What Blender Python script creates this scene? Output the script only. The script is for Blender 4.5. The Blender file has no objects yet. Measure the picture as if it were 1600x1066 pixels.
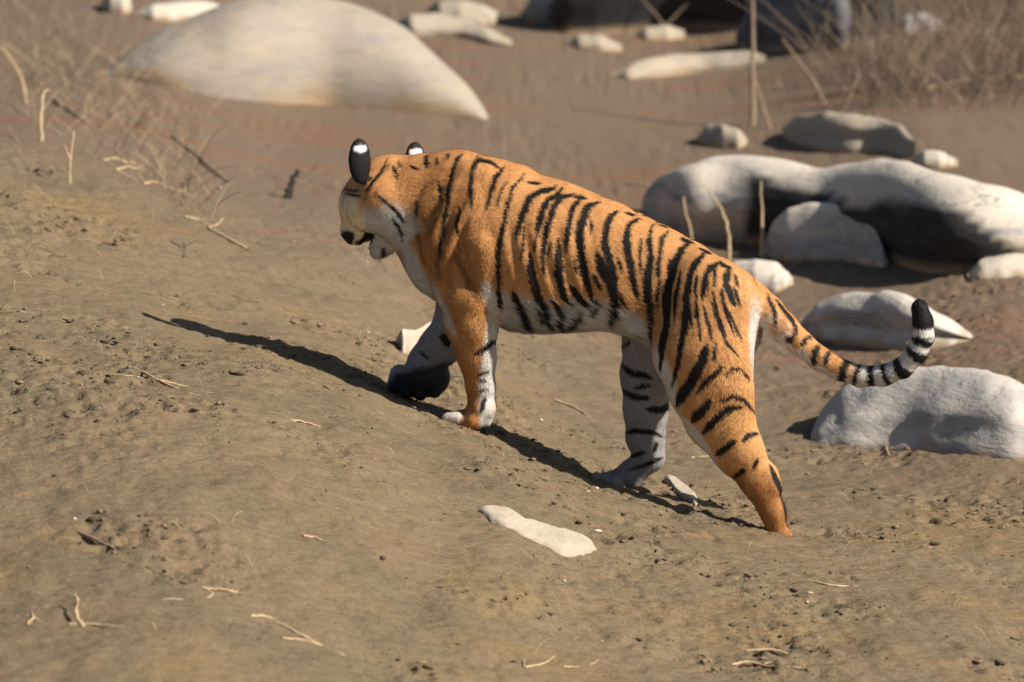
import bpy, math, random
import numpy as np
from mathutils import Vector

random.seed(4)
RNG = np.random.default_rng(11)
scene = bpy.context.scene
COL = scene.collection

# ------------------------------------------------------------------ camera
PITCH, DIST, FOCAL = math.radians(13.0), 15.0, 157.6
cam_d = bpy.data.cameras.new('camera')
cam = bpy.data.objects.new('camera', cam_d)
COL.objects.link(cam)
cam.location = (0, -DIST * math.cos(PITCH), DIST * math.sin(PITCH))
cam.rotation_euler = (math.pi / 2 - PITCH, 0, 0)
cam_d.sensor_width = 36
cam_d.lens = FOCAL
cam_d.clip_end = 3000
cam_d.dof.use_dof = True
cam_d.dof.focus_distance = 14.4
cam_d.dof.aperture_fstop = 3.0
scene.camera = cam

# ------------------------------------------------------------------ light
SUN_AZ, SUN_EL = math.radians(24.0), math.radians(39.0)   # azimuth from +x towards the camera
to_sun = Vector((math.cos(SUN_AZ) * math.cos(SUN_EL), -math.sin(SUN_AZ) * math.cos(SUN_EL), math.sin(SUN_EL)))
world = bpy.data.worlds.new('World')
scene.world = world
world.use_nodes = True
wn = world.node_tree.nodes
sky = wn.new('ShaderNodeTexSky')
sky.sky_type = 'NISHITA'
sky.sun_disc = False
sky.sun_elevation = SUN_EL
sky.sun_rotation = math.atan2(to_sun.x, to_sun.y)
wn['Background'].inputs['Strength'].default_value = 0.05
world.node_tree.links.new(sky.outputs[0], wn['Background'].inputs[0])
sun_d = bpy.data.lights.new('sun', 'SUN')
sun = bpy.data.objects.new('sun', sun_d)
COL.objects.link(sun)
sun_d.energy = 5.0
sun_d.angle = math.radians(0.55)
sun_d.color = (1.0, 0.93, 0.83)
sun.rotation_euler = (-to_sun).to_track_quat('-Z', 'Y').to_euler()
scene.view_settings.view_transform = 'Standard'
scene.view_settings.look = 'None'
scene.view_settings.gamma = 1
scene.view_settings.use_curve_mapping = False
scene.view_settings.exposure = 0.6

# ------------------------------------------------------------------ projection helpers (layout)
PXM = 467.0
PS = 36 / FOCAL / 1600
CP = np.array(cam.location)
FW = np.array([0, math.cos(PITCH), -math.sin(PITCH)])
RT = np.array([1.0, 0, 0])
UP = np.array([0, math.sin(PITCH), math.cos(PITCH)])


def ray(px, py):
    return FW + RT * ((px - 800) * PS) + UP * ((533 - py) * PS)


def project(P):
    d = P - CP
    f = d @ FW
    return 800 + (d @ RT) / f / PS, 533 - (d @ UP) / f / PS


def sst(a, b, x):
    t = np.clip((x - a) / (b - a), 0, 1)
    return t * t * (3 - 2 * t)


# ------------------------------------------------------------------ noise
PERM = np.random.default_rng(3).random(1 << 16).astype(np.float32)


def _h(i, j, k, seed):
    n = (i * 73856093) ^ (j * 19349663) ^ (k * 83492791) ^ (seed * 2654435)
    n = (n ^ (n >> 13)) * 1274126177
    return PERM[(n ^ (n >> 16)) & 0xffff]


def vnoise(x, y, z=None, seed=0):
    x = np.asarray(x, float); y = np.asarray(y, float)
    z = np.zeros_like(x) if z is None else np.asarray(z, float)
    i, j, k = np.floor(x).astype(np.int64), np.floor(y).astype(np.int64), np.floor(z).astype(np.int64)
    fx, fy, fz = x - i, y - j, z - k
    fx, fy, fz = (f * f * f * (f * (6 * f - 15) + 10) for f in (fx, fy, fz))
    r = 0
    for a, wa in ((0, 1 - fx), (1, fx)):
        for b, wb in ((0, 1 - fy), (1, fy)):
            for c, wc in ((0, 1 - fz), (1, fz)):
                r = r + _h(i + a, j + b, k + c, seed) * wa * wb * wc
    return r * 2 - 1


def fbm(x, y, z=None, seed=0, o=4, g=0.5):
    r, a, f = 0, 1.0, 1.0
    for q in range(o):
        r = r + a * vnoise(np.asarray(x) * f, np.asarray(y) * f, None if z is None else np.asarray(z) * f, seed + q * 7)
        a *= g; f *= 2.03
    return r


# ------------------------------------------------------------------ object helpers
def set_mesh(name, V, faces, smooth=True, col=None, attr='coat'):
    V = np.asarray(V, np.float32)
    faces = np.asarray(faces, np.int32)
    m = bpy.data.meshes.new(name)
    nf, k = faces.shape
    m.vertices.add(len(V)); m.vertices.foreach_set('co', V.ravel())
    m.loops.add(nf * k); m.loops.foreach_set('vertex_index', faces.ravel())
    m.polygons.add(nf)
    m.polygons.foreach_set('loop_start', np.arange(0, nf * k, k, dtype=np.int32))
    m.update(calc_edges=True)
    m.validate()
    if smooth:
        m.polygons.foreach_set('use_smooth', np.ones(len(m.polygons), bool))
    if col is not None:
        c = np.ones((len(V), 4), np.float32); c[:, :3] = col
        a = m.color_attributes.new(attr, 'FLOAT_COLOR', 'POINT')
        a.data.foreach_set('color', c.ravel())
    return m


def link(name, mesh, mat=None, parent=None, loc=None):
    o = bpy.data.objects.new(name, mesh)
    COL.objects.link(o)
    if mat is not None and mesh is not None:
        mesh.materials.append(mat)
    if parent is not None:
        o.parent = parent
    if loc is not None:
        o.location = loc
    return o


def tag(o, label=None, cat=None, group=None, kind=None):
    if label: o['label'] = label
    if cat: o['category'] = cat
    if group: o['group'] = group
    if kind: o['kind'] = kind
    return o


def new_mat(name, rough=0.9, spec=0.2):
    m = bpy.data.materials.new(name)
    m.use_nodes = True
    b = m.node_tree.nodes['Principled BSDF']
    b.inputs['Roughness'].default_value = rough
    b.inputs['Specular IOR Level'].default_value = spec
    return m, m.node_tree.nodes, m.node_tree.links, b


def n_noise(N, L, vec, scale, detail=4, rough=0.55, dist=0.0):
    n = N.new('ShaderNodeTexNoise')
    n.inputs['Scale'].default_value = scale
    n.inputs['Detail'].default_value = detail
    n.inputs['Roughness'].default_value = rough
    n.inputs['Distortion'].default_value = dist
    if vec is not None: L.new(vec, n.inputs['Vector'])
    return n.outputs['Fac']


def n_ramp(N, L, fac, stops):
    r = N.new('ShaderNodeValToRGB')
    e = r.color_ramp.elements
    while len(e) < len(stops): e.new(0.5)
    for q, (p, c) in zip(e, stops):
        q.position = p
        q.color = (c, c, c, 1) if not isinstance(c, tuple) else (*c, 1)
    L.new(fac, r.inputs[0])
    return r.outputs[0]


def n_mix(N, L, fac, a, b, mode='MIX'):
    m = N.new('ShaderNodeMix'); m.data_type = 'RGBA'; m.blend_type = mode
    for s, v in ((0, fac), (6, a), (7, b)):
        if isinstance(v, (int, float)): m.inputs[s].default_value = v
        elif isinstance(v, tuple): m.inputs[s].default_value = (*v, 1)
        else: L.new(v, m.inputs[s])
    return m.outputs[2]


def n_map(N, L, scale=(1, 1, 1), rot=(0, 0, 0), coord='Object'):
    t = N.new('ShaderNodeTexCoord'); m = N.new('ShaderNodeMapping')
    m.inputs['Scale'].default_value = scale; m.inputs['Rotation'].default_value = rot
    L.new(t.outputs[coord], m.inputs['Vector'])
    return m.outputs[0]


def n_bump(N, L, bsdf, h, dist, strength=1.0):
    b = N.new('ShaderNodeBump')
    b.inputs['Distance'].default_value = dist; b.inputs['Strength'].default_value = strength
    L.new(h, b.inputs['Height']); L.new(b.outputs[0], bsdf.inputs['Normal'])


# ------------------------------------------------------------------ ground height
KX = np.array([-60, -8, -3.2, -2.2, -1.6, -1.25, -.87, -.5, -.27, -.14, -.06, .2, .52, .9, 1.5, 3, 8, 60])
KZ = np.array([.7, .5, .25, .155, .085, .03, -.045, -.165, -.268, -.287, -.312, -.43, -.525, -.585, -.62, -.66, -.68, -.6])
_fx = np.linspace(-60, 60, 24001)
_fz = np.interp(_fx, KX, KZ)
_k = np.hanning(45); _k /= _k.sum()
_fz = np.convolve(np.pad(_fz, 22, mode='edge'), _k, 'valid')
ZR = -0.66


def base_h(x, y):
    x = np.asarray(x, float); y = np.asarray(y, float)
    z = np.interp(x + 0.06 * np.sin(y * 1.1), _fx, _fz)
    A = (1 - 0.86 * sst(1.0, 9.0, y)) * (1 - 0.30 * sst(0.3, 3.6, -y))
    far = 0.05 * np.clip(y - 12, 0, None) * 0.25
    tilt = -.10 * np.clip(y, -1.2, 1.8) * (1 - sst(.9, 2.2, np.abs(x)))
    hump = .016 * np.exp(-(((x - .80) / .22) ** 2 + ((y + .66) / .12) ** 2)) + .02 * np.exp(-(((x - 1.15) / .3) ** 2 + ((y + .70) / .14) ** 2))
    hump = hump - .03 * np.exp(-(((x - .31) / .12) ** 2 + ((y - .0) / .16) ** 2))
    return ZR + (z - ZR) * A + far + tilt + hump + 0.03 * vnoise(x * .9 + 3, y * .55, seed=40) * sst(.5, 2.5, np.abs(y))


def ground_h(x, y):
    z = base_h(x, y)
    x = np.asarray(x, float); y = np.asarray(y, float)
    f = 1 - .55 * sst(2.5, 5, y)
    z = z + f * (0.011 * fbm(x * 3.1, y * 2.2, seed=1, o=3) + 0.0052 * fbm(x * 11, y * 8, seed=9, o=3))
    rough = .25 + .75 * sst(.0, .5, fbm(x * 1.8 + y * .5, y * 2.4, seed=81, o=3))
    z = z + f * rough * 0.011 * (1 - np.abs(fbm(x * 15 + y * 3, y * 19, seed=33, o=3)) * 1.4)
    # small drag marks and pits pressed in the mud
    pit = sst(.38, .7, vnoise(x * 15 + y * 4, y * 30, seed=61)) + .8 * sst(.45, .8, vnoise(x * 31 + y * 6, y * 50, seed=62))
    z = z - f * .018 * pit * rough
    return z


def hit(px, py, fn=base_h):
    r = ray(px, py)
    t = np.linspace(9, 40, 700)
    P = CP + r * t[:, None]
    below = P[:, 2] < base_h(P[:, 0], P[:, 1])
    i = int(np.argmax(below))
    if not below[i]: i = len(t) - 1
    lo, hi = t[max(i - 1, 0)], t[i]
    if fn is not base_h:
        q = np.linspace(lo - .3, hi + .3, 80)
        P = CP + r * q[:, None]
        bl = P[:, 2] < fn(P[:, 0], P[:, 1]); k = int(np.argmax(bl)); return P[k]
    for _ in range(18):
        m = (lo + hi) / 2; Q = CP + r * m
        if Q[2] < base_h(Q[0], Q[1]): hi = m
        else: lo = m
    return CP + r * hi


def at_y(px, py, y):
    r = ray(px, py)
    return CP + r * ((y - CP[1]) / r[1])


# ------------------------------------------------------------------ ground
def axis_pts(lo, hi, step, far, grow=1.13):
    a = list(np.arange(lo, hi + 1e-6, step))
    d, x = step, hi
    while x < far: d *= grow; x += d; a.append(x)
    d, x = step, lo
    while x > -far: d *= grow; x -= d; a.insert(0, x)
    return np.array(a)


def build_ground():
    xs = axis_pts(-2.5, 2.5, .011, 900, 1.1)
    ys = axis_pts(-3.2, 3.0, .0115, 900, 1.025)
    X, Y = np.meshgrid(xs, ys, indexing='ij')
    Z = ground_h(X, Y)
    nx, ny = X.shape
    idx = np.arange(nx * ny).reshape(nx, ny)
    F = np.stack([idx[:-1, :-1], idx[1:, :-1], idx[1:, 1:], idx[:-1, 1:]], -1).reshape(-1, 4)
    V = np.stack([X, Y, Z], -1).reshape(-1, 3)
    x, y = V[:, 0], V[:, 1]
    # zone attribute: r = silt of the river bed, g = ochre streaks, b = dark damp crumbs
    bed = sst(.8, 4.2, y + .55 * x + .5 * vnoise(x * .8, y * .8, seed=4))
    ochre = .6 * sst(.0, .6, fbm(x * 1.3 + 5, y * 2.6, seed=14, o=4))
    damp = .55 * sst(.1, .62, fbm(x * 2.1 + y * .6, y * 2.6, seed=27, o=3))
    m = set_mesh('ground', V, F, True, np.stack([bed, ochre, damp], -1), 'zone')
    mat, N, L, b = new_mat('mud', .95, .1)
    at = N.new('ShaderNodeAttribute'); at.attribute_name = 'zone'
    sp = N.new('ShaderNodeSeparateColor'); L.new(at.outputs['Color'], sp.inputs[0])
    v = n_map(N, L, (1, 1.5, 1))
    v2 = n_map(N, L, (1, 2.2, 1), (0, 0, -.25))
    n1 = n_noise(N, L, v, 1.6, 6, .6)
    n2 = n_noise(N, L, v2, 22, 5, .65)
    n3 = n_noise(N, L, v2, 70, 4, .7)
    n4 = n_noise(N, L, v2, 190, 3, .7)
    c = n_mix(N, L, n_ramp(N, L, n1, [(.3, 0.0), (.7, 1.0)]), (0.222, 0.157, 0.095), (0.233, 0.178, 0.107))
    c = n_mix(N, L, sp.outputs[1], c, (0.259, 0.178, 0.087))
    c = n_mix(N, L, sp.outputs[2], c, (0.174, 0.139, 0.085))
    bed_c = n_mix(N, L, n_ramp(N, L, n_noise(N, L, n_map(N, L, (.5, 1.6, 1)), 1.3, 4), [(.5, 0.0), (.68, 1.0)]),
                  (0.211, 0.152, 0.104), (0.240, 0.141, 0.085))
    c = n_mix(N, L, sp.outputs[0], c, bed_c)
    c = n_mix(N, L, n_ramp(N, L, n2, [(.30, .38), (.5, 0.0)]), c, (0.104, 0.074, 0.044))
    c = n_mix(N, L, n_ramp(N, L, n2, [(.58, 0.0), (.8, .5)]), c, (0.266, 0.207, 0.126))
    c = n_mix(N, L, n_ramp(N, L, n3, [(.30, .8), (.41, 0.0)]), c, (0.033, 0.025, 0.018))
    c = n_mix(N, L, n_ramp(N, L, n3, [(.69, 0.0), (.8, .5)]), c, (0.311, 0.252, 0.163))
    c = n_mix(N, L, n_ramp(N, L, n4, [(.30, .7), (.47, 0.0)]), c, (.05, .038, .026))
    c = n_mix(N, L, n_ramp(N, L, n4, [(.60, 0.0), (.78, .35)]), c, (.34, .27, .17))
    L.new(c, b.inputs['Base Color'])
    s = N.new('ShaderNodeMath'); s.operation = 'MULTIPLY_ADD'
    L.new(n3, s.inputs[0]); s.inputs[1].default_value = .45; L.new(n2, s.inputs[2])
    n_bump(N, L, b, s.outputs[0], .016, 1.0)
    tag(link('ground', m, mat), kind='structure')


build_ground()

# ------------------------------------------------------------------ rocks
def rock_mat(name, pale, grey, dark, stain=.5, seed=0.0, warm=.3, top_lit=.85):
    m, N, L, b = new_mat(name, .88, .2)
    t = N.new('ShaderNodeTexCoord'); mp = N.new('ShaderNodeMapping')
    mp.inputs['Location'].default_value = (seed * 3.1, seed * 1.7, seed)
    mp.inputs['Scale'].default_value = (.8, .8, 2.6)
    L.new(t.outputs['Object'], mp.inputs['Vector'])
    v = mp.outputs[0]
    n1 = n_noise(N, L, v, 2.6, 5, .6, .6)
    n2 = n_noise(N, L, v, 9, 6, .65, .3)
    n3 = n_noise(N, L, v, 45, 4, .7)
    c = n_mix(N, L, n_ramp(N, L, n1, [(.5 - stain * .28, 0.0), (.72 - stain * .2, 1.0)]), pale, grey)
    c = n_mix(N, L, n_ramp(N, L, n2, [(.56, 0.0), (.76, .75)]), c, dark)
    ge = N.new('ShaderNodeNewGeometry'); se = N.new('ShaderNodeSeparateXYZ'); L.new(ge.outputs['Normal'], se.inputs[0])
    ma = N.new('ShaderNodeMath'); ma.operation = 'MULTIPLY_ADD'; L.new(n2, ma.inputs[0]); ma.inputs[1].default_value = .7; L.new(se.outputs[2], ma.inputs[2])
    c = n_mix(N, L, n_ramp(N, L, ma.outputs[0], [(.70, 0.0), (1.15, top_lit)]), c, tuple(min(1, q * 1.06) for q in pale))  # up-facing tops paler: sunlit tone painted into the stone
    c = n_mix(N, L, n_ramp(N, L, n2, [(.26, warm), (.44, 0.0)]), c, (.50, .36, .20))
    c = n_mix(N, L, n_ramp(N, L, n3, [(.3, .45), (.45, 0.0)]), c, dark)
    vo = N.new('ShaderNodeTexVoronoi'); vo.feature = 'DISTANCE_TO_EDGE'; vo.inputs['Scale'].default_value = 2.2
    wv = N.new('ShaderNodeVectorMath'); wv.operation = 'ADD'
    nn = N.new('ShaderNodeTexNoise'); nn.inputs['Scale'].default_value = 3.0; nn.inputs['Detail'].default_value = 4
    L.new(v, nn.inputs['Vector']); L.new(v, wv.inputs[0]); L.new(nn.outputs['Color'], wv.inputs[1]); L.new(wv.outputs[0], vo.inputs['Vector'])
    ck = n_mix(N, L, 1.0, n_ramp(N, L, vo.outputs['Distance'], [(.004, 1.0), (.018, 0.0)]), n_ramp(N, L, n1, [(.52, 0.0), (.6, .7)]), 'MULTIPLY')
    c = n_mix(N, L, ck, c, dark)
    # black shade painted over an overhung front face
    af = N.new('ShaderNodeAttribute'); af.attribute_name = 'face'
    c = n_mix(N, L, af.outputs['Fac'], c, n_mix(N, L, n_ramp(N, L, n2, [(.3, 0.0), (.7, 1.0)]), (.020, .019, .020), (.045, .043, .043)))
    # silt clinging to the foot of the stone
    at = N.new('ShaderNodeAttribute'); at.attribute_name = 'foot'
    c = n_mix(N, L, at.outputs['Fac'], c, (.36, .26, .16))
    L.new(c, b.inputs['Base Color'])
    s = N.new('ShaderNodeMath'); s.operation = 'MULTIPLY_ADD'
    L.new(n3, s.inputs[0]); s.inputs[1].default_value = .3; L.new(n2, s.inputs[2])
    n_bump(N, L, b, s.outputs[0], .02, .6)
    return m


CREAM = ((.36, .305, .23), (.285, .255, .225), (.17, .155, .14))
GREY = ((.54, .49, .415), (.29, .285, .285), (.15, .145, .15))
DARK = ((.54, .48, .395), (.30, .29, .28), (.13, .125, .125))
BLUE = ((.17, .17, .18), (.075, .08, .09), (.03, .03, .035))  # near-black tones put the overhang shade into the stone colour
WHITE = ((.48, .43, .35), (.41, .36, .28), (.34, .24, .15))


def rock(name, label, cols, pal, depth=.6, stain=.5, under=0.0, groove=0.0, n=1.8, noise=.035, seed=1, group=None, cat='rock', warm=.3,
         sink=.12, ridge=0.0, face_shade=0.0, silt=None, shade_line=None, top_lit=.85):
    """a stone lofted over its footprint: cols = (px, top, foot) read along its front; real depth behind it"""
    cols = np.array(cols, float)
    NS, MS = 56, 34
    u = np.linspace(0, 1, NS); u = .5 - .5 * np.cos(u * math.pi)
    px = cols[0, 0] + u * (cols[-1, 0] - cols[0, 0])
    top = np.interp(px, cols[:, 0], cols[:, 1]); bot = np.interp(px, cols[:, 0], cols[:, 2])
    for arr in (top, bot):
        for _ in range(2): arr[1:-1] = .25 * arr[:-2] + .5 * arr[1:-1] + .25 * arr[2:]
    G = np.array([hit(a, min(b, 1060)) for a, b in zip(px, bot)])
    w = np.ptp(G[:, 0])
    D0 = depth * w / 2
    s = np.linspace(-1, 1, NS) * 0 + (px - px[0]) / (px[-1] - px[0]) * 2 - 1
    Dx = D0 * np.power(np.clip(1 - np.abs(s) ** 2.6, 0, 1), .5) + .012
    V = np.zeros((NS, MS, 3)); foot = np.zeros((NS, MS)); face = np.zeros((NS, MS))
    # profile parameter: front foot (buried) -> crest -> back foot
    for i in range(NS):
        d = Dx[i]
        yc = G[i, 1] + d * (1 - under)
        zb = float(base_h(G[i, 0], yc))
        crest = at_y(px[i], top[i], yc - .25 * d)
        hgt = max(crest[2] - zb, .012)
        for j in range(MS):
            t = -0.22 + 1.44 * j / (MS - 1)
            if t < 0: yy, zz = -1.0, t / .22 * sink
            elif t > 1: yy, zz = 1.0, (1 - t) / .22 * sink
            else:
                th = t * math.pi
                c_, s_ = math.cos(th), math.sin(th)
                yy = -math.copysign(abs(c_) ** (2 / n), c_); zz = abs(s_) ** (2 / n) * hgt
            zf = min(max(zz / hgt, 0), 1)
            if t < .5:
                yy *= (1 - under * (1 - float(sst(0, .62, zf))))
                yy += groove * math.exp(-((zf - .38) / .2) ** 2) * (1 if zz > 0 else 0)
            V[i, j] = (G[i, 0] + (yy * d) * (G[i, 0] - CP[0]) / (G[i, 1] - CP[1]), yc + yy * d, zb + zz)
            if face_shade and t < .5: face[i, j] = 1 - float(sst(-.10, .10, zf - face_shade * (float(sst(-.70, -.45, s[i])) if name == 'boulder' and face_shade < .9 else 1) + .8 * max(s[i] - .05, 0) * (face_shade < .9) + .10 * math.sin(i * .55 + seed) * math.sin(i * .21)))  # painted shade on the lower front
            foot[i, j] = 1 - float(sst(.0, .035 + .03 * math.sin(i * .9 + seed), zz))
    c = V.reshape(-1, 3).mean(0)
    sc = w * .5
    P = V.reshape(-1, 3)
    q = P / max(sc, .12)
    dirn = P - c; dirn[:, 2] += .3 * sc; dirn /= np.linalg.norm(dirn, axis=1)[:, None] + 1e-6
    nz = fbm(q[:, 0] * 2.3 + seed * 5, q[:, 1] * 2.3, q[:, 2] * 2.8, seed=seed, o=3, g=.42)
    if ridge: nz = nz - ridge * (1 - np.abs(vnoise(q[:, 0] * 1.7, q[:, 1] * 1.7 + seed, q[:, 2] * 2.4, seed=seed + 90))) ** 5
    endf = np.repeat(np.clip(np.minimum(u, 1 - u) * 10, 0.1, 1), MS)
    P = P + dirn * (nz * noise * sc * endf)[:, None]
    if shade_line:  # upper edge of the shade painted on the front face
        sx, sy = project(P); sl = np.array(shade_line, float)
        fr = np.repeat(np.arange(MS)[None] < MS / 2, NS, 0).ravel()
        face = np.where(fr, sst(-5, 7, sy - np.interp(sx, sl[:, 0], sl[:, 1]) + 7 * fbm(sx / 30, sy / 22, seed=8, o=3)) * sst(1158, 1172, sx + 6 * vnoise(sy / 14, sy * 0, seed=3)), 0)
    if silt:
        sx, sy = project(P); sl = np.array(silt, float)
        line = np.interp(sx, sl[:, 0], sl[:, 1])
        fr = np.repeat(np.arange(MS)[None] < MS / 2, NS, 0).ravel()
        foot = np.where(fr, sst(-3, 3, sy - line + 2 * vnoise(sx / 9, sy / 9, seed=5)), foot.ravel())
    base = np.array([c[0], c[1], float(base_h(c[0], c[1]))])
    idx = np.arange(NS * MS).reshape(NS, MS)
    F = np.stack([idx[:-1, :-1], idx[1:, :-1], idx[1:, 1:], idx[:-1, 1:]], -1).reshape(-1, 4)
    VV = np.concatenate([P, P.reshape(NS, MS, 3)[0].mean(0)[None], P.reshape(NS, MS, 3)[-1].mean(0)[None]])
    me = set_mesh(name, VV - base, F)
    tri = [(NS * MS, int(idx[0, j]), int(idx[0, j + 1])) for j in range(MS - 1)] + [(NS * MS + 1, int(idx[-1, j + 1]), int(idx[-1, j])) for j in range(MS - 1)]
    import bmesh
    bm = bmesh.new(); bm.from_mesh(me); bm.verts.ensure_lookup_table()
    for a in tri:
        try: bm.faces.new([bm.verts[k] for k in a]).smooth = True
        except ValueError: pass
    bm.to_mesh(me); bm.free()
    at = me.attributes.new('foot', 'FLOAT', 'POINT')
    at.data.foreach_set('value', np.concatenate([foot.ravel(), [0, 0]]).astype(np.float32))
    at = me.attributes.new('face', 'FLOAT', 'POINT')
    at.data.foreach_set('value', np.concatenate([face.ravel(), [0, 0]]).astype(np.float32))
    o = link(name, me, rock_mat(name + '_stone', *pal, stain=stain, seed=seed, warm=warm, top_lit=top_lit), loc=base)
    return tag(o, label, cat, group)


BG = 'rocks on the river bed behind the tiger'
rock('boulder', 'largest cream boulder, broad and domed, above the tiger head at upper left',
     [(165,113,117),(195,85,124),(230,62,132),(270,45,140),(310,30,146),(345,15,152),(380,5,156),(450,-3,163),(520,4,167),(560,13,170),(600,28,173),
      (640,54,177),(680,88,181),(715,124,185),(745,160,188),(763,186,190)], CREAM, .55, .42, noise=.02, seed=2, group=BG, cat='boulder', ridge=.3, n=2.1, top_lit=.25,
     silt=[(165,118),(215,106),(245,106),(290,128),(305,146),(340,153),(400,163),(440,152),(480,145),(520,147),(560,160),(600,170),(612,158),(650,148),(690,160),(740,178),(765,190)])
rock('rock', 'long flat pale slab peeking out behind the left end of the biggest cream boulder',
     [(212,20,24),(235,8,31),(280,4,33),(330,6,33),(365,18,28)], WHITE, .6, .3, seed=3, group=BG)
rock('rock', 'small white upright block at the top edge, left of the flat pale slab',
     [(158,2,14),(170,-14,20),(190,-16,21),(205,-4,18)], WHITE, .9, .3, seed=4, group=BG)
rock('rock', 'rounded pale stone resting behind the low slab, right of the biggest boulder at the top',
     [(668,14,24),(685,4,36),(720,1,40),(755,8,41),(782,22,38)], CREAM, .7, .35, seed=5, group=BG)
rock('rock', 'low pale slab with a concave front edge, right of the biggest boulder',
     [(612,40,44),(640,24,58),(680,22,57),(720,34,60),(760,46,70),(803,66,74)], CREAM, .6, .25, seed=6, group=BG, under=.15)
rock('rock', 'lumpy cream stone with cracks at the top edge, left of the long dark shadow',
     [(815,18,28),(830,-4,37),(855,-8,38),(875,4,34),(884,16,26)], CREAM, .8, .5, seed=7, group=BG, noise=.08)
rock('rock', 'thin pale stone in front of the dark overhanging boulder, left of the small cream one',
     [(884,66,70),(905,55,76),(940,56,80),(974,72,80)], CREAM, .6, .35, seed=8, group=BG)
rock('rock', 'small cream stone tucked against the black gap under the overhanging boulder',
     [(988,54,58),(1010,43,63),(1045,40,64),(1072,50,61)], CREAM, .6, .3, seed=9, group=BG)
rock('rock', 'very long low cream slab lying left of the thin sapling trunk',
     [(955,116,120),(985,103,126),(1030,92,122),(1080,88,116),(1130,85,112),(1172,80,106),(1200,90,102)], CREAM, .4, .3, seed=10, group=BG, under=.1)
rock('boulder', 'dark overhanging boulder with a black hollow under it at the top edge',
     [(860,10,48),(885,-60,52),(940,-110,54),(1000,-130,52),(1060,-140,50),(1120,-120,48),(1165,-60,46),(1185,10,40)], BLUE, .5, .8, under=.72, noise=.05, face_shade=.95,
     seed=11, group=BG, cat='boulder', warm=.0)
rock('boulder', 'blue grey boulder behind the thin sapling trunk at the top edge',
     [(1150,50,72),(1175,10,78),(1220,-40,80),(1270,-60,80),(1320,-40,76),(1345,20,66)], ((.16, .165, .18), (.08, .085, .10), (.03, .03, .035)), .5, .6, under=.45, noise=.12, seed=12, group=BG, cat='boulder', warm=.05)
rock('boulder', 'black shaded boulder half hidden in the dry brush at the top edge',
     [(1325,40,62),(1345,-30,70),(1375,-60,66),(1400,10,52)], BLUE, .6, .9, under=.6, noise=.08, face_shade=.95, seed=13, group=BG, cat='boulder', warm=.0)
rock('rock', 'hazy pale grey rock showing through the dry brush at upper right',
     [(1392,40,50),(1415,24,56),(1445,20,54),(1475,34,46)], ((.42, .40, .40), (.33, .32, .33), (.2, .2, .2)), .6, .5, seed=14, group=BG)
rock('rock', 'little cream stone with a dark left end, just above the big dark faced boulder',
     [(1090,214,222),(1105,197,228),(1130,195,232),(1155,204,232),(1168,218,226)], CREAM, .7, .2, seed=15, group=BG)
rock('rock', 'oblong cream rock with a grey hollow in front, above the dark faced boulder',
     [(1222,202,210),(1245,184,226),(1290,178,236),(1335,180,238),(1375,186,236),(1410,198,244),(1430,222,248)], CREAM, .55, .55, groove=.28, seed=16, group=BG, ridge=.3)
rock('rock', 'small round cream stone at the right foot of the oblong cream rock',
     [(1427,246,256),(1445,236,262),(1470,238,263),(1498,252,260)], WHITE, .8, .3, seed=17, group=BG)
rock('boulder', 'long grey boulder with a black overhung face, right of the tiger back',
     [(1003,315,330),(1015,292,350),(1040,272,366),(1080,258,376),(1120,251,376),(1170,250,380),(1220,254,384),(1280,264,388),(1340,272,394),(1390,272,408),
      (1440,276,424),(1490,283,430),(1540,292,426),(1590,306,418),(1640,326,410),(1690,350,398),(1730,385,394)], DARK, .34, .35, under=.55, noise=.045, seed=18, group=BG, cat='boulder', ridge=.5, warm=.1, n=2.3, shade_line=[(1100,262),(1169,264),(1177,276),(1237,287),(1278,299),(1323,313),(1381,317),(1438,315),(1472,328),(1524,346),(1564,368),(1595,390),(1700,405)])
rock('rock', 'grey dome shaped rock standing in front of the long boulder with the black face',
     [(1192,392,398),(1205,350,404),(1230,326,408),(1265,319,408),(1310,319,408),(1340,322,412),(1362,348,418),(1380,385,421),(1388,408,418)], GREY, .32, .6, groove=.08, seed=19, group=BG, ridge=.3)
rock('rock', 'cream rock cut by the right edge of the picture under the black boulder face',
     [(1512,428,436),(1535,408,438),(1575,401,436),(1620,400,434),(1670,420,432)], WHITE, .6, .3, seed=20, group=BG)
rock('rock', 'smooth oval pebble behind the root of the tiger tail',
     [(1125,430,436),(1145,412,452),(1180,409,458),(1215,414,457),(1240,436,446)], GREY, .8, .25, seed=21, group=BG, n=2.0)
rock('rock', 'flat wedge shaped rock behind the upturned black tip of the tail',
     [(1250,508,516),(1275,482,528),(1310,466,534),(1360,460,540),(1410,463,545),(1450,480,546),(1490,505,540),(1523,528,533)], GREY, .55, .5, groove=.38, seed=22, group=BG, n=2.1)
rock('boulder', 'rounded grey boulder below the tail, cut by the right edge of the picture',
     [(1268,684,690),(1283,664,694),(1300,645,696),(1325,624,697),(1360,606,698),(1420,591,702),(1490,584,708),(1550,590,716),(1600,606,722),(1650,640,722),(1690,690,712)],
     GREY, .8, .9, top_lit=.55, groove=.10, noise=.06, seed=28, cat='boulder', ridge=.35)

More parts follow.
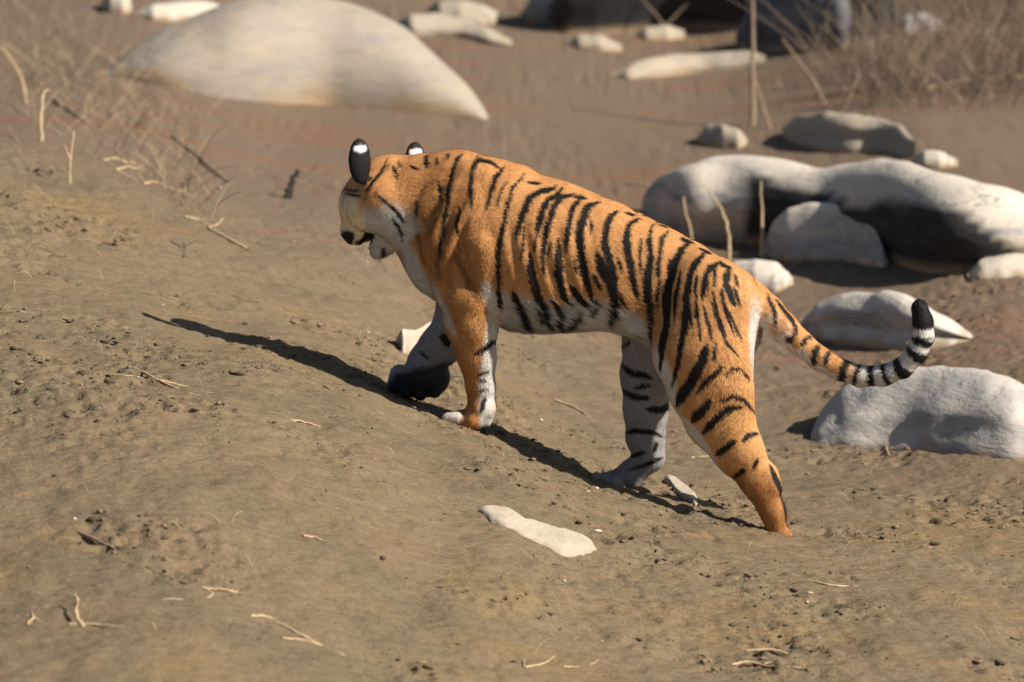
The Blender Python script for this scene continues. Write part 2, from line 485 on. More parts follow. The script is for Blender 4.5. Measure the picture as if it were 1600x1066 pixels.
def slab(name, label, cols, thick, seed, warm=.4, cat='stone'):
    """a thin stone lying on the mud: cols = (px, far edge, near edge) of its outline"""
    cols = np.array(cols, float)
    NS, MS = 44, 14
    u = .5 - .5 * np.cos(np.linspace(0, 1, NS) * math.pi)
    px = cols[0, 0] + u * (cols[-1, 0] - cols[0, 0])
    top = np.interp(px, cols[:, 0], cols[:, 1]); bot = np.interp(px, cols[:, 0], cols[:, 2])
    top += 1.1 * vnoise(px / 7, px * 0, seed=seed); bot += 1.1 * vnoise(px / 6, px * 0 + 3, seed=seed)
    V = []
    for i in range(NS):
        a, b = hit(px[i], top[i]), hit(px[i], bot[i])
        wdt = np.linalg.norm(a - b)
        for j in range(MS):
            t = j / (MS - 1)
            p = b + (a - b) * t
            e = min(t, 1 - t) * wdt; ee = min(u[i], 1 - u[i]) * abs(cols[-1, 0] - cols[0, 0]) / PXM
            hgt = thick * float(sst(0, .035, min(e, ee))) ** .6 if min(e, ee) > 1e-5 else -.03
            V.append(p + np.array([0, 0, hgt - .004]))
    V = np.array(V)
    V[:, 2] += .006 * fbm(V[:, 0] * 9, V[:, 1] * 6, seed=seed, o=3)
    idx = np.arange(NS * MS).reshape(NS, MS)
    F = np.stack([idx[:-1, :-1], idx[1:, :-1], idx[1:, 1:], idx[:-1, 1:]], -1).reshape(-1, 4)
    low = V.copy(); low[:, 2] -= .05
    F = np.concatenate([F, F[:, ::-1] + NS * MS])
    rim = list(idx[:, 0]) + list(idx[-1, 1:]) + list(idx[::-1, -1][1:]) + list(idx[0, ::-1][1:-1])
    F = np.concatenate([F, [(rim[(k + 1) % len(rim)], rim[k], rim[k] + NS * MS, rim[(k + 1) % len(rim)] + NS * MS) for k in range(len(rim))]])
    c = V.mean(0)
    me = set_mesh(name, np.concatenate([V, low]) - c, F)
    return tag(link(name, me, rock_mat(name + '_stone', (.44, .385, .30), (.36, .30, .225), (.27, .20, .13), stain=.6, seed=seed, warm=.7, top_lit=.2), loc=c), label, cat)


rock('stone', 'cream stone on the bank just ahead of the lifted front paw',
     [(619,528,536),(628,516,552),(650,518,556),(675,505,552),(700,508,546)], WHITE, .6, .25, seed=24, cat='stone', warm=.5, noise=.06)
slab('stone', 'large flat white stone lying in the mud below the tiger belly',
     [(743,795,798),(765,792,818),(785,794,829),(805,803,838),(818,813,844),(850,818,856),(880,828,867),(905,838,869),(922,847,867),(932,857,860)], .022, 25)
slab('stone', 'small white sliver of stone just behind the far hind paw',
     [(1031,751,754),(1045,750,762),(1055,757,776),(1075,770,790),(1090,784,797),(1098,794,797)], .032, 26, .2)

# ------------------------------------------------------------------ tiger
TA = math.radians(20)
TH = np.array([-math.cos(TA), math.sin(TA), 0])      # heading
TL = np.array([-math.sin(TA), -math.cos(TA), 0])     # its left flank, towards the camera
TR = np.stack([TH, TL, np.array([0, 0, 1.0])])       # world -> tiger frame


def J(px, py, v):
    r = ray(px, py)
    return TR @ (CP + r * ((v - CP @ TL) / (r @ TL)))


class Body:
    def __init__(self):
        self.prims = []

    def cap(self, g, a, ra, b, rb, k=.035, sv=1.0):
        self.prims.append(('c', g, np.array(a), np.array(b), ra / PXM, rb / PXM, k, sv))

    def ell(self, g, c, r, R=None, k=.03):
        self.prims.append(('e', g, np.array(c), np.array(r), np.eye(3) if R is None else R, None, k, 1))

    def chain(self, g, pts, k=.03, sv=1.0):
        for (a, b) in zip(pts[:-1], pts[1:]):
            self.cap(g, J(*a[:3]), a[3], J(*b[:3]), b[3], k, sv)

    @staticmethod
    def dist(p, P):
        if p[0] == 'c':
            _, g, a, b, ra, rb, k, sv = p
            s = np.array([1, 1 / sv, 1], np.float32)
            ab = (b - a) * s
            d = (P - a.astype(np.float32)) * s
            t = np.clip((d @ ab.astype(np.float32)) / max(ab @ ab, 1e-9), 0, 1)
            q = d - t[..., None] * ab.astype(np.float32)
            return np.sqrt((q * q).sum(-1)) - (ra + t * (rb - ra))
        _, g, c, r, R, _, k, sv = p
        q = (P - c.astype(np.float32)) @ R.T.astype(np.float32)
        k0 = np.sqrt(((q / r) ** 2).sum(-1)); k1 = np.sqrt(((q / (r * r)) ** 2).sum(-1)) + 1e-6
        return k0 * (k0 - 1) / k1


def surface_nets(D, o, h):
    s = D < 0
    nx, ny, nz = D.shape
    cnt = np.zeros((nx - 1, ny - 1, nz - 1), np.int8)
    for i in (0, 1):
        for j in (0, 1):
            for k in (0, 1):
                cnt += s[i:nx - 1 + i, j:ny - 1 + j, k:nz - 1 + k]
    act = (cnt > 0) & (cnt < 8)
    I = np.argwhere(act)
    idx = np.full(act.shape, -1, np.int32)
    idx[act] = np.arange(len(I))
    acc = np.zeros((len(I), 3)); num = np.zeros(len(I))
    corners = [(i, j, k) for i in (0, 1) for j in (0, 1) for k in (0, 1)]
    for a in corners:
        for ax in range(3):
            if a[ax]: continue
            b = list(a); b[ax] = 1
            da = D[I[:, 0] + a[0], I[:, 1] + a[1], I[:, 2] + a[2]]
            db = D[I[:, 0] + b[0], I[:, 1] + b[1], I[:, 2] + b[2]]
            m = (da < 0) != (db < 0)
            t = np.where(m, da / np.where(m, da - db, 1), 0)
            p = np.tile(np.array(a, float), (len(I), 1)); p[:, ax] = t
            acc[m] += p[m]; num[m] += 1
    V = (I + acc / num[:, None]) * h + o
    Q = []
    for ax in range(3):
        sl = [slice(None)] * 3; sl2 = [slice(None)] * 3
        sl[ax] = slice(0, -1); sl2[ax] = slice(1, None)
        ch = s[tuple(sl)] != s[tuple(sl2)]
        E = np.argwhere(ch)
        a1, a2 = (ax + 1) % 3, (ax + 2) % 3
        E = E[(E[:, a1] > 0) & (E[:, a2] > 0) & (E[:, a1] < D.shape[a1] - 1) & (E[:, a2] < D.shape[a2] - 1)]
        ins = s[E[:, 0], E[:, 1], E[:, 2]]
        q = []
        for d1, d2 in ((-1, -1), (0, -1), (0, 0), (-1, 0)):
            c = E.copy(); c[:, a1] += d1; c[:, a2] += d2
            q.append(idx[c[:, 0], c[:, 1], c[:, 2]])
        q = np.stack(q, -1)
        q[~ins] = q[~ins][:, ::-1]
        Q.append(q)
    return V, np.concatenate(Q)


TAIL = [(1150, 452, 30), (1175, 468, 27), (1200, 487, 24), (1225, 512, 21.5), (1252, 538, 19), (1280, 560, 17.5), (1310, 577, 16.5),
        (1345, 588, 16), (1380, 587, 15.5), (1410, 575, 15.5), (1432, 553, 15.5), (1443, 527, 15.5), (1442, 503, 15), (1437, 482, 13)]
TAILP = np.array([J(a, b, 0) for a, b, c in TAIL])

# head frame
HY, HP, HS = math.radians(24), math.radians(56), 1.10
_fh = np.array([-math.cos(HY), math.sin(HY), 0])
_hf = TR @ (_fh * math.cos(HP) - np.array([0, 0, math.sin(HP)]))
_hl = TR @ np.array([-math.sin(HY), -math.cos(HY), 0])
_hu = np.cross(_hf, _hl)
HR = np.stack([_hf, _hl, _hu])                      # tiger frame -> head frame
HC = J(597, 300, 0.0)


def hd(f, l, u):
    return HC + HS * (HR.T @ np.array([f, l, u]))


def rotx(R, ax, ang):
    """rotate frame rows R about its axis ax"""
    c, s = math.cos(ang), math.sin(ang)
    i, j = (ax + 1) % 3, (ax + 2) % 3
    R = R.copy(); a, b = R[i].copy(), R[j].copy()
    R[i] = c * a + s * b; R[j] = -s * a + c * b
    return R


EARS = []
DORS = np.array([(650, 245), (700, 239), (740, 243), (790, 264), (850, 285), (900, 305), (960, 331), (1010, 347), (1060, 370), (1110, 400), (1150, 428), (1200, 470)], float)


def build_body():
    B = Body()
    # trunk
    B.chain('torso', [(700, 330, 0, 88), (760, 368, 0, 114), (815, 393, 0, 118), (875, 404, 0, 112), (940, 414, 0, 95),
                      (1005, 436, 0, 86), (1065, 468, 0, 84), (1110, 492, 0, 76)], .05, .74)
    B.cap('torso', J(1125, 500, .0), 66, J(1128, 520, .0), 56, .04, 1.15)
    B.cap('torso', J(690, 390, 0), 62, J(735, 440, 0), 62, .05, .85)            # breast
    B.cap('torso', J(820, 448, 0), 66, J(900, 450, 0), 54, .05, .55)            # belly
    B.cap('torso', J(722, 262, 0), 22, J(800, 288, 0), 24, .05, 1.6)            # withers
    for s in (1, -1):
        B.cap('torso', J(960, 440, s * .09), 46, J(985, 505, s * .10), 16, .04, .7)   # flank fold
        B.cap('torso', J(1090, 425, s * .07), 28, J(1135, 455, s * .06), 30, .05)     # hip bone
    # neck
    B.cap('neck', J(705, 325, 0), 84, J(640, 318, 0), 70, .05, .82)
    B.cap('neck', J(640, 315, 0), 70, J(600, 305, 0), 52, .04, .9)
    B.cap('neck', J(655, 360, 0), 40, J(690, 410, 0), 50, .05, .8)
    # head
    E_ = lambda g, c, r, k: B.ell(g, c, np.array(r) * HS, HR, k)
    E_('head', hd(-.01, 0, .0), (.115, .098, .092), .03)
    E_('head', hd(.055, 0, .052), (.080, .064, .052), .03)               # forehead
    for s in (1, -1):
        E_('head', hd(-.005, s * .080, -.045), (.075, .058, .080), .045)
        E_('head', hd(.055, s * .072, -.010), (.060, .040, .060), .04)     # cheek
        E_('head', hd(.135, s * .027, -.020), (.046, .035, .036), .02)     # whisker pads
        E_('head', hd(.090, s * .050, .045), (.04, .026, .024), .02)       # brow
    B.cap('head', hd(.08, 0, .022), 38, hd(.160, 0, .012), 21, .025)
    E_('nose', hd(.184, 0, .000), (.021, .026, .021), .006)
    B.cap('jaw', hd(.0, 0, -.078), 35, hd(.128, 0, -.092), 21, .025)
    E_('jaw', hd(.156, 0, -.092), (.030, .034, .025), .02)
    # ears: upright shells, backs towards the camera
    up = np.array([0, 0, 1.0])
    for s, (ex, ey, ev) in ((1, (562, 252, .125)), (-1, (649, 257, -.10))):
        c = J(ex, ey, ev)
        EY = math.radians(72); fwd = TR @ np.array([-math.cos(EY), math.sin(EY), 0])
        tilt = up + .10 * fwd
        w = tilt / np.linalg.norm(tilt)
        lat = np.cross(w, fwd); lat /= np.linalg.norm(lat)
        R = np.stack([np.cross(lat, w), lat, w])
        B.ell('ear', c + R.T @ np.array([0, 0, .0]), (.019, .0385, .077), R, .014)
        EARS.append((c, R))
    # near fore leg
    B.cap('nf', J(738, 285, .08), 28, J(706, 385, .135), 44, .035, .60)         # shoulder blade
    B.cap('nf', J(706, 385, .135), 44, J(724, 462, .130), 42, .022, .74)
    B.cap('nf', J(742, 305, .12), 17, J(750, 385, .18), 25, .014, .72)          # triceps
    B.cap('nf', J(750, 385, .18), 25, J(763, 458, .150), 24, .014, .78)
    B.cap('nf', J(722, 345, .155), 13, J(700, 430, .165), 16, .014, .8)         # deltoid ridge
    B.cap('nf', J(764, 452, .145), 20, J(774, 478, .138), 10, .012)             # elbow
    B.chain('nf', [(736, 470, .13, 45), (737, 505, .125, 42), (744, 555, .12, 31), (750, 605, .118, 23), (752, 635, .116, 20.5)], .02, .85)
    B.cap('nf', J(752, 635, .116), 20, J(742, 652, .116), 17, .02, 1.25)
    B.cap('nf', J(744, 653, .116), 16, J(716, 654, .116), 12.5, .02, 1.9)
    for q in (-.042, -.015, .015, .042):
        B.cap('nf', J(716, 653, .116 + q), 10, J(699, 654, .118 + q * 1.1), 8.5, .007)
    B.cap('nf', J(762, 640, .11), 11, J(760, 658, .11), 9, .012)
    # far fore leg, lifted
    B.cap('ff', J(728, 310, -.10), 46, J(722, 400, -.14), 52, .045, .62)
    B.chain('ff', [(722, 420, -.135, 48), (718, 500, -.12, 36), (690, 540, -.115, 31), (664, 566, -.112, 27)], .025, .85)
    B.cap('ff', J(664, 568, -.112), 27, J(655, 593, -.112), 28, .02, 1.1)
    B.cap('ff', J(672, 590, -.112), 30, J(632, 594, -.112), 22, .02, 1.15)
    for tx, ty, tv in ((616, 598, -.075), (634, 607, -.065), (656, 611, -.065), (678, 606, -.08)):
        B.cap('ff', J(tx + 8, ty - 14, tv - .02), 15, J(tx, ty + 4, tv), 11.5, .006)
    # near hind leg
    B.cap('nh', J(1108, 478, .08), 74, J(1098, 550, .12), 76, .04, .72)
    B.chain('nh', [(1098, 550, .12, 76), (1110, 606, .13, 65), (1124, 652, .13, 53), (1153, 702, .128, 40),
                   (1184, 748, .125, 28.5), (1207, 798, .122, 18.5), (1217, 842, .12, 18.5), (1216, 868, .12, 20)], .025, .72)
    B.cap('nh', J(1199, 738, .125), 14, J(1209, 762, .124), 13, .018)
    B.cap('nh', J(1214, 868, .12), 20, J(1180, 872, .12), 16, .02, 1.6)
    for q in (-.04, -.014, .014, .04):
        B.cap('nh', J(1182, 872, .12 + q), 11, J(1165, 874, .122 + q * 1.1), 10, .008)
    # far hind leg
    B.cap('fh', J(1080, 480, -.08), 66, J(1030, 545, -.12), 60, .04, .72)
    B.chain('fh', [(1030, 545, -.12, 60), (1012, 585, -.12, 43), (1009, 640, -.12, 34.5), (1009, 685, -.12, 29),
                   (1014, 712, -.12, 25)], .025, .75)
    B.chain('fh', [(1016, 714, -.12, 22), (985, 741, -.12, 22), (960, 752, -.12, 17)], .015, 1.0)
    B.cap('fh', J(968, 750, -.12), 17, J(944, 752, -.12), 13, .015, 1.8)
    for q in (-.04, -.014, .014, .04):
        B.cap('fh', J(946, 751, -.12 + q), 10.5, J(933, 748, -.12 + q * 1.1), 8.5, .007)
    # tail
    for i in range(len(TAIL) - 1):
        B.cap('tail', TAILP[i], TAIL[i][2], TAILP[i + 1], TAIL[i + 1][2], .012 if i else .04)
    h = .0062
    lo = np.array([-1.62, -.30, -.74]); hi = np.array([.80, .32, .74])
    n = np.ceil((hi - lo) / h).astype(int)
    ax = [lo[i] + h * np.arange(n[i]) for i in range(3)]
    D = np.full(n, .2, np.float32)
    for p in B.prims:
        k = p[6]
        if p[0] == 'c':
            m = max(p[4], p[5]) * np.array([1, p[7], 1]) + k + .03
            b0, b1 = np.minimum(p[2], p[3]) - m, np.maximum(p[2], p[3]) + m
        else:
            m = max(p[3]) + k + .03; b0, b1 = p[2] - m, p[2] + m
        i0 = np.clip(((b0 - lo) / h).astype(int), 0, n); i1 = np.clip(((b1 - lo) / h).astype(int) + 1, 0, n)
        if (i1 <= i0).any(): continue
        G = np.stack(np.meshgrid(*[ax[i][i0[i]:i1[i]].astype(np.float32) for i in range(3)], indexing='ij'), -1)
        d = Body.dist(p, G).astype(np.float32)
        sl = tuple(slice(a, b) for a, b in zip(i0, i1))
        e = D[sl]
        hh = np.clip(k - np.abs(d - e), 0, None) / k
        D[sl] = np.minimum(d, e) - hh * hh * k * .25
    # carve the open mouth and hollow the ears
    G = Body()
    def carve(p, k):
        m = max(p[3]) + .03
        i0 = np.clip(((p[2] - m - lo) / h).astype(int), 0, n); i1 = np.clip(((p[2] + m - lo) / h).astype(int) + 1, 0, n)
        P = np.stack(np.meshgrid(*[ax[i][i0[i]:i1[i]].astype(np.float32) for i in range(3)], indexing='ij'), -1)
        d = -Body.dist(p, P)
        sl = tuple(slice(a, b) for a, b in zip(i0, i1)); e = D[sl]
        hh = np.clip(k - np.abs(d - e), 0, None) / k
        D[sl] = np.maximum(d, e) + hh * hh * k * .25
    carve(('e', '', hd(.165, 0, -.053), np.array([.075, .05, .012]), HR, None, 0, 1), .006)
    for (c, R) in EARS:
        carve(('e', '', c + R.T @ np.array([.020, 0, -.002]), np.array([.018, .026, .055]), R, None, 0, 1), .004)
    V, Q = surface_nets(D, lo, h)
    V = V.astype(np.float32)
    # group of every vertex: the primitive it lies closest to
    best = np.full(len(V), 9., np.float32); grp = np.zeros(len(V), 'U6')
    for p in B.prims:
        d = Body.dist(p, V); m = d < best
        best[m] = d[m]; grp[m] = p[1]
    return V, Q, grp


# stripes: polylines read off the coat (zoom window, scale, points, width)
W1, W2, W3, W4, W5 = (500, 190, 4.634), (580, 380, 3.332), (640, 220, 3.077), (900, 380, 2.1325), (1120, 380, 4.1)
STR = {
 'torso': [(W3, [
  ([(255,60),(215,110),(190,200),(182,300),(165,400),(150,480),(145,560)],15), ([(330,100),(298,130),(292,230),(290,330)],13),
  ([(300,122),(330,98),(380,105),(430,132)],13), ([(430,155),(405,180),(390,240),(360,330)],15), ([(465,195),(435,240),(410,330)],8),
  ([(520,195),(490,230),(465,320),(440,430),(425,560),(425,700),(432,770)],15), ([(690,230),(630,240),(580,270),(550,340),(520,420),(505,470)],20),
  ([(550,410),(535,500),(525,580)],10), ([(710,260),(665,280),(640,340),(620,420),(608,470)],18),
  ([(780,258),(735,265),(690,320),(665,400),(645,480),(635,560),(648,650)],18), ([(800,300),(775,340),(765,400),(750,480),(746,540)],17),
  ([(905,295),(855,310),(830,380),(815,440),(818,540),(840,640),(875,780)],27), ([(708,470),(712,570),(715,650),(735,740),(760,780)],28),
  ([(572,540),(580,620),(600,700),(625,780),(645,860),(675,910)],26), ([(492,720),(515,800),(540,870),(575,910)],28),
  ([(1000,338),(960,360),(940,420),(930,490),(960,580),(995,690)],25), ([(900,540),(930,620),(965,680),(980,760),(965,820),(950,890)],34),
  ([(1095,378),(1050,400),(1040,460),(1050,560),(1070,660),(1095,760)],23), ([(1240,435),(1205,470),(1195,560),(1185,650)],17),
  ([(1160,410),(1145,450),(1155,560),(1150,660),(1145,780),(1145,900),(1160,990)],20),
  ([(1340,495),(1290,530),(1265,600),(1245,700),(1235,850),(1220,990)],25), ([(1420,535),(1380,570),(1345,640),(1330,750),(1325,880),(1305,990)],21),
  ([(1500,580),(1440,610),(1415,670),(1405,760)],19), ([(1380,640),(1370,720),(1385,770)],9), ([(1300,610),(1280,720),(1275,860)],9),
  ([(1530,620),(1520,690),(1565,790)],22), ([(1500,700),(1510,780),(1560,880),(1600,960)],8), ([(1455,720),(1480,830),(1520,940)],8),
  ([(1410,790),(1440,900),(1450,960)],8), ([(770,700),(800,750),(845,800)],24), ([(675,765),(710,810),(715,860)],16),
  ([(815,825),(770,890),(735,915)],18), ([(420,710),(440,800)],18), ([(555,200),(630,207)],8), ([(790,262),(850,275)],8),
  ([(1030,345),(1085,357)],9), ([(1190,395),(1260,425)],9), ([(1305,472),(1355,492)],13), ([(1390,520),(1445,548)],15),
  ([(1500,600),(1545,612)],14), ([(235,310),(245,350),(225,400),(230,460)],9), ([(130,190),(145,260),(140,300)],10),
  ([(70,80),(80,130)],15), ([(680,480),(660,560)],7), ([(870,380),(868,450)],6), ([(600,470),(592,540)],9), ([(885,640),(915,720)],14), ([(1000,560),(1020,640)],8),
  ([(1110,470),(1100,560),(1110,640)],7), ([(1200,600),(1195,720),(1185,820)],9), ([(1345,800),(1355,900)],7), ([(1380,800),(1390,900),(1395,970)],7), ([(1560,640),(1580,700)],10),
  ([(640,470),(625,530)],6), ([(600,800),(620,880)],16), ([(880,790),(860,850)],16), ([(700,860),(720,915)],20), ([(1560,700),(1590,800)],8), ([(1470,620),(1462,700)],8), ([(1250,560),(1240,640)],8), ([(790,560),(800,640)],7), ([(1010,720),(1030,800)],10), ([(880,800),(900,760)],8)])],
 'neck': [(W1, [
  ([(1030,228),(980,280),(945,370),(925,480),(915,620),(885,780),(870,870)],19), ([(520,315),(535,370),(545,410)],18), ([(570,295),(582,340)],14),
  ([(760,255),(768,325)],20), ([(848,262),(835,312)],13), ([(490,262),(440,350),(380,440),(335,505)],15), ([(420,535),(490,600),(560,660),(602,730)],18),
  ([(520,695),(570,790),(588,870)],17), ([(870,470),(865,545)],20), ([(700,560),(690,680)],9), ([(650,320),(700,345)],9), ([(930,235),(915,275)],9)])],
 'head': [(W1, [
  ([(490,262),(440,350),(380,440),(335,505)],15), ([(520,315),(535,370),(545,410)],18), ([(420,535),(490,600),(560,660),(602,730)],18),
  ([(520,695),(570,790),(588,870)],17), ([(180,520),(300,545)],5), ([(175,490),(290,505)],5)])],
 'nf': [(W2, [
  ([(528,578),(590,550),(620,525),(660,505)],19), ([(545,697),(580,680),(618,662)],13), ([(560,720),(600,714)],8), ([(560,770),(605,758)],8),
  ([(592,795),(572,880)],16)]),  # this stroke is shade painted down the rear of the foreleg
  (W3, [([(235,310),(245,350),(225,400),(230,460)],9), ([(165,400),(150,480),(145,560)],9), ([(330,100),(298,130),(292,230),(290,330)],12),
        ([(190,200),(182,300),(165,400)],13)])],
 'ff': [(W2, [([(370,470),(405,535)],30), ([(255,565),(300,605)],10), ([(470,430),(420,480)],12)])],
 'nh': [(W4, [
  ([(245,0),(235,130),(232,230),(240,350)],14), ([(365,10),(330,70),(300,170),(298,260),(285,370),(278,425)],15),
  ([(425,40),(385,90),(368,180),(365,260),(345,360),(330,440),(322,475)],13), ([(480,60),(435,100),(422,180)],12), ([(345,90),(335,170),(330,240)],6),
  ([(435,340),(420,390),(390,450),(355,510),(333,540)],24), ([(465,330),(458,395)],7), ([(490,405),(460,440),(420,470),(398,505)],12),
  ([(385,597),(415,565),(445,520)],21), ([(420,635),(470,580),(510,550),(555,540)],16), ([(480,520),(530,505),(560,520),(595,565)],10),
  ([(490,440),(520,415),(550,420),(575,455)],8), ([(465,705),(500,680),(532,653)],17), ([(552,663),(575,640),(604,633)],14),
  ([(520,780),(565,752)],10), ([(602,715),(590,755)],9), ([(640,735),(668,790),(694,860),(706,945)],13), ([(450,190),(470,260),(500,330),(540,380)],5),
  ([(480,150),(500,240),(530,310)],5), ([(400,180),(395,250)],5), ([(430,250),(450,300)],6), ([(540,830),(560,870)],7)])],
 'fh': [(W4, [
  ([(145,395),(180,430),(255,447)],14), ([(148,488),(190,510),(245,517)],16), ([(190,482),(245,468)],11), ([(235,553),(290,558),(325,538)],14),
  ([(155,636),(200,625),(260,630),(295,643)],11), ([(180,712),(235,694)],9), ([(175,752),(250,730),(290,718)],9), ([(150,345),(180,328)],10),
  ([(270,660),(262,700)],8)])],
 'tail': [(W5, [
  ([(45,150),(70,200),(75,290)],26), ([(60,260),(112,375)],8), ([(140,195),(185,215)],13), ([(236,245),(236,350),(230,445)],25),
  ([(330,325),(335,370),(370,440),(375,535)],16), ([(380,365),(430,430),(480,500),(505,560),(470,620),(440,632)],17), ([(470,600),(450,630)],34),
  ([(605,595),(565,610),(535,660)],19), ([(658,655),(628,700),(618,775)],27), ([(728,695),(695,740),(688,780)],19)])],
}
RINGS = [((805, 825), 27), ((905, 858), 15), ((1000, 868), 24), ((1090, 862), 17), ((1195, 822), 33), ((1300, 722), 27), ((1340, 632), 25)]
# pale patches of the coat: group -> (x, y, rx, ry, rotation deg, strength)
PALE = {
 'torso': [(825, 497, 72, 38, 8, 1), (905, 500, 70, 36, -6, 1), (775, 490, 40, 38, 0, 1), (985, 520, 26, 44, -30, 1), (1178, 545, 9, 80, 0, .95),
           (655, 440, 15, 90, -22, 1), (945, 492, 30, 20, 0, .9)],
 'neck': [(608, 362, 52, 46, 20, 1), (640, 400, 16, 70, -22, 1), (628, 345, 14, 30, -20, .7)],
 'head': [(548, 334, 18, 34, 0, .85), (575, 366, 66, 42, 0, 1), (612, 358, 42, 40, 0, 1), (530, 334, 7, 40, 0, 1)],
 'jaw': [(580, 390, 90, 90, 0, 1)],
 'nf': [(766, 580, 17, 110, 4, 1), (768, 470, 12, 34, -25, .8), (690, 480, 8, 60, -24, .6), (762, 655, 14, 22, 0, 1), (702, 652, 22, 13, 0, .85)],
 'ff': [(670, 560, 120, 120, 0, .97)],
 'nh': [(1180, 530, 11, 70, 0, .95), (1040, 590, 15, 60, -20, 1), (1085, 680, 9, 60, -38, .9), (1240, 842, 5, 7, 0, .8), (1130, 745, 8, 50, -38, .7)],
 'fh': [(1000, 640, 120, 220, 0, .93)],
}


def coat(V, grp, Nrm):
    """albedo of every vertex: tawny ground colour, pale underparts, black stripes"""
    M = V.copy()
    side = np.isin(grp, ['torso', 'neck', 'head', 'jaw']) & (V[:, 1] < 0)
    M[side, 1] *= -1
    Wd = M @ TR
    px, py = project(Wd)
    n1 = fbm(V[:, 0] * 14, V[:, 1] * 14, V[:, 2] * 14, seed=5, o=2)
    n2 = fbm(V[:, 0] * 14, V[:, 1] * 14, V[:, 2] * 14, seed=55, o=2)
    hf = fbm(V[:, 0] * 70, V[:, 1] * 110, V[:, 2] * 70, seed=77, o=2)
    qx = px + 1.7 * n1 + .5 * hf; qy = py + 1.7 * n2
    orange = np.array([.54, .265, .098]); deep = np.array([.33, .140, .042]); white = np.array([.60, .57, .52]); black = np.array([.013, .011, .010])
    cream = np.array([.86, .70, .47])  # cream cheek fur, brightened with painted sunlight
    col = np.tile(orange, (len(V), 1))
    # shoulder, neck and lower fore leg are a deeper rust
    dp = np.exp(-(((px - 690) / 60) ** 2 + ((py - 380) / 120) ** 2)) * .9
    dp = np.maximum(dp, np.where(grp == 'nf', .45 + .4 * sst(480, 620, py), 0))
    dp = np.maximum(dp, np.where(grp == 'nh', .9 * sst(700, 790, py), 0))
    vs = fbm(px / 9, py / 55, seed=91, o=3); lw = fbm(px / 60, py / 45, seed=97, o=2)
    dp = np.clip(dp + .18 * n1 + .30 * np.clip(vs, -.6, .9) + .22 * lw, 0, 1)
    col += (deep - col) * dp[:, None]
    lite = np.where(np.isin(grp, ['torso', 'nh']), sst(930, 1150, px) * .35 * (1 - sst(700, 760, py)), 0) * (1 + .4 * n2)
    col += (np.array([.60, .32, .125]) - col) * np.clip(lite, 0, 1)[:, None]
    W6 = (490, 190, 3.438)  # brown shoulder streaks: coat bands plus painted muscle shade
    for pts, w in (([(600,340),(560,420),(540,520),(560,640),(590,760)],30), ([(690,350),(680,440),(650,480)],34), ([(720,560),(690,640),(665,760),(670,840)],34),
                   ([(770,500),(770,600),(780,700)],16), ([(760,720),(800,800),(850,900),(880,960)],46), ([(640,880),(690,960),(710,1040)],30), ([(570,450),(600,560)],16),
                   ([(330,390),(400,470),(470,560)],40), ([(400,230),(300,350),(280,420)],24)):
        A = np.array(pts, float) / W6[2] + np.array(W6[:2])
        m = np.isin(grp, ['torso', 'neck', 'head', 'nf']) & (px < 780)
        bd = np.full(m.sum(), 99.)
        for a, b in zip(A[:-1], A[1:]):
            t = np.clip(((qx[m] - a[0]) * (b - a)[0] + (qy[m] - a[1]) * (b - a)[1]) / ((b - a) @ (b - a)), 0, 1)
            bd = np.minimum(bd, np.hypot(qx[m] - a[0] - t * (b - a)[0], qy[m] - a[1] - t * (b - a)[1]))
        k = .62 * (1 - sst(.2, 1.3, bd / (w / W6[2] / 2) + .25 * hf[m]))
        col[m] += (np.array([.11, .048, .018]) - col[m]) * k[:, None]
    pale = np.zeros(len(V))
    for g, L in PALE.items():
        m = grp == g
        for (x, y, rx, ry, a, s) in L:
            c, sn = math.cos(math.radians(a)), math.sin(math.radians(a))
            dx, dy = qx[m] - x, qy[m] - y
            d = np.hypot((dx * c + dy * sn) / rx, (-dx * sn + dy * c) / ry)
            pale[m] = np.maximum(pale[m], s * (1 - sst(.52, 1.22, d + .10 * hf[m])))
    # undersides anywhere
    under = np.where(np.isin(grp, ['torso', 'neck']), sst(.45, .85, -Nrm[:, 2]), 0)
    pale = np.maximum(pale, under)
    inner = np.where(grp == 'nf', sst(.3, .8, -Nrm[:, 1]), 0) + np.where(grp == 'nh', sst(.2, .7, -Nrm[:, 1]), 0)
    pale = np.maximum(pale, np.clip(inner, 0, 1))
    # outer sides of the far legs are tawny as well
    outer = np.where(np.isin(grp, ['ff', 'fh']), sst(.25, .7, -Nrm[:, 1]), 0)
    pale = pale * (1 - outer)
    # tail
    tm = grp == 'tail'
    P = V[tm]
    seg_d = np.full(len(P), 9.0); seg_t = np.zeros(len(P))
    cum = np.concatenate([[0], np.cumsum(np.linalg.norm(np.diff(TAILP, axis=0), axis=1))])
    for i in range(len(TAILP) - 1):
        a, b = TAILP[i], TAILP[i + 1]
        t = np.clip(((P - a) @ (b - a)) / ((b - a) @ (b - a)), 0, 1)
        d = np.linalg.norm(P - a - t[:, None] * (b - a), axis=1)
        m = d < seg_d; seg_d[m] = d[m]; seg_t[m] = (cum[i] + t * (cum[i + 1] - cum[i]))[m]
    tl = seg_t / cum[-1]
    side_w = sst(-.15, .45, -(Nrm[tm, 2] + .55 * Nrm[tm, 0]) + .25 * hf[tm])
    pale[tm] = np.clip(np.maximum(side_w * sst(.08, .2, tl), sst(.50, .62, tl)), 0, 1)
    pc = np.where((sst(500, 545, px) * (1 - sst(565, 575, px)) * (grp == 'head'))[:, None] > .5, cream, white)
    pc[np.isin(grp, ['ff', 'fh'])] = (.27, .27, .275)  # far legs greyed: their shade is painted into the coat
    pc[(grp == 'torso') & (px < 1100)] = (.50, .48, .455)  # belly white dimmed, its shade painted in
    pc[(grp == 'torso') & (px < 1100) & (px > 905)] = (.66, .63, .57)
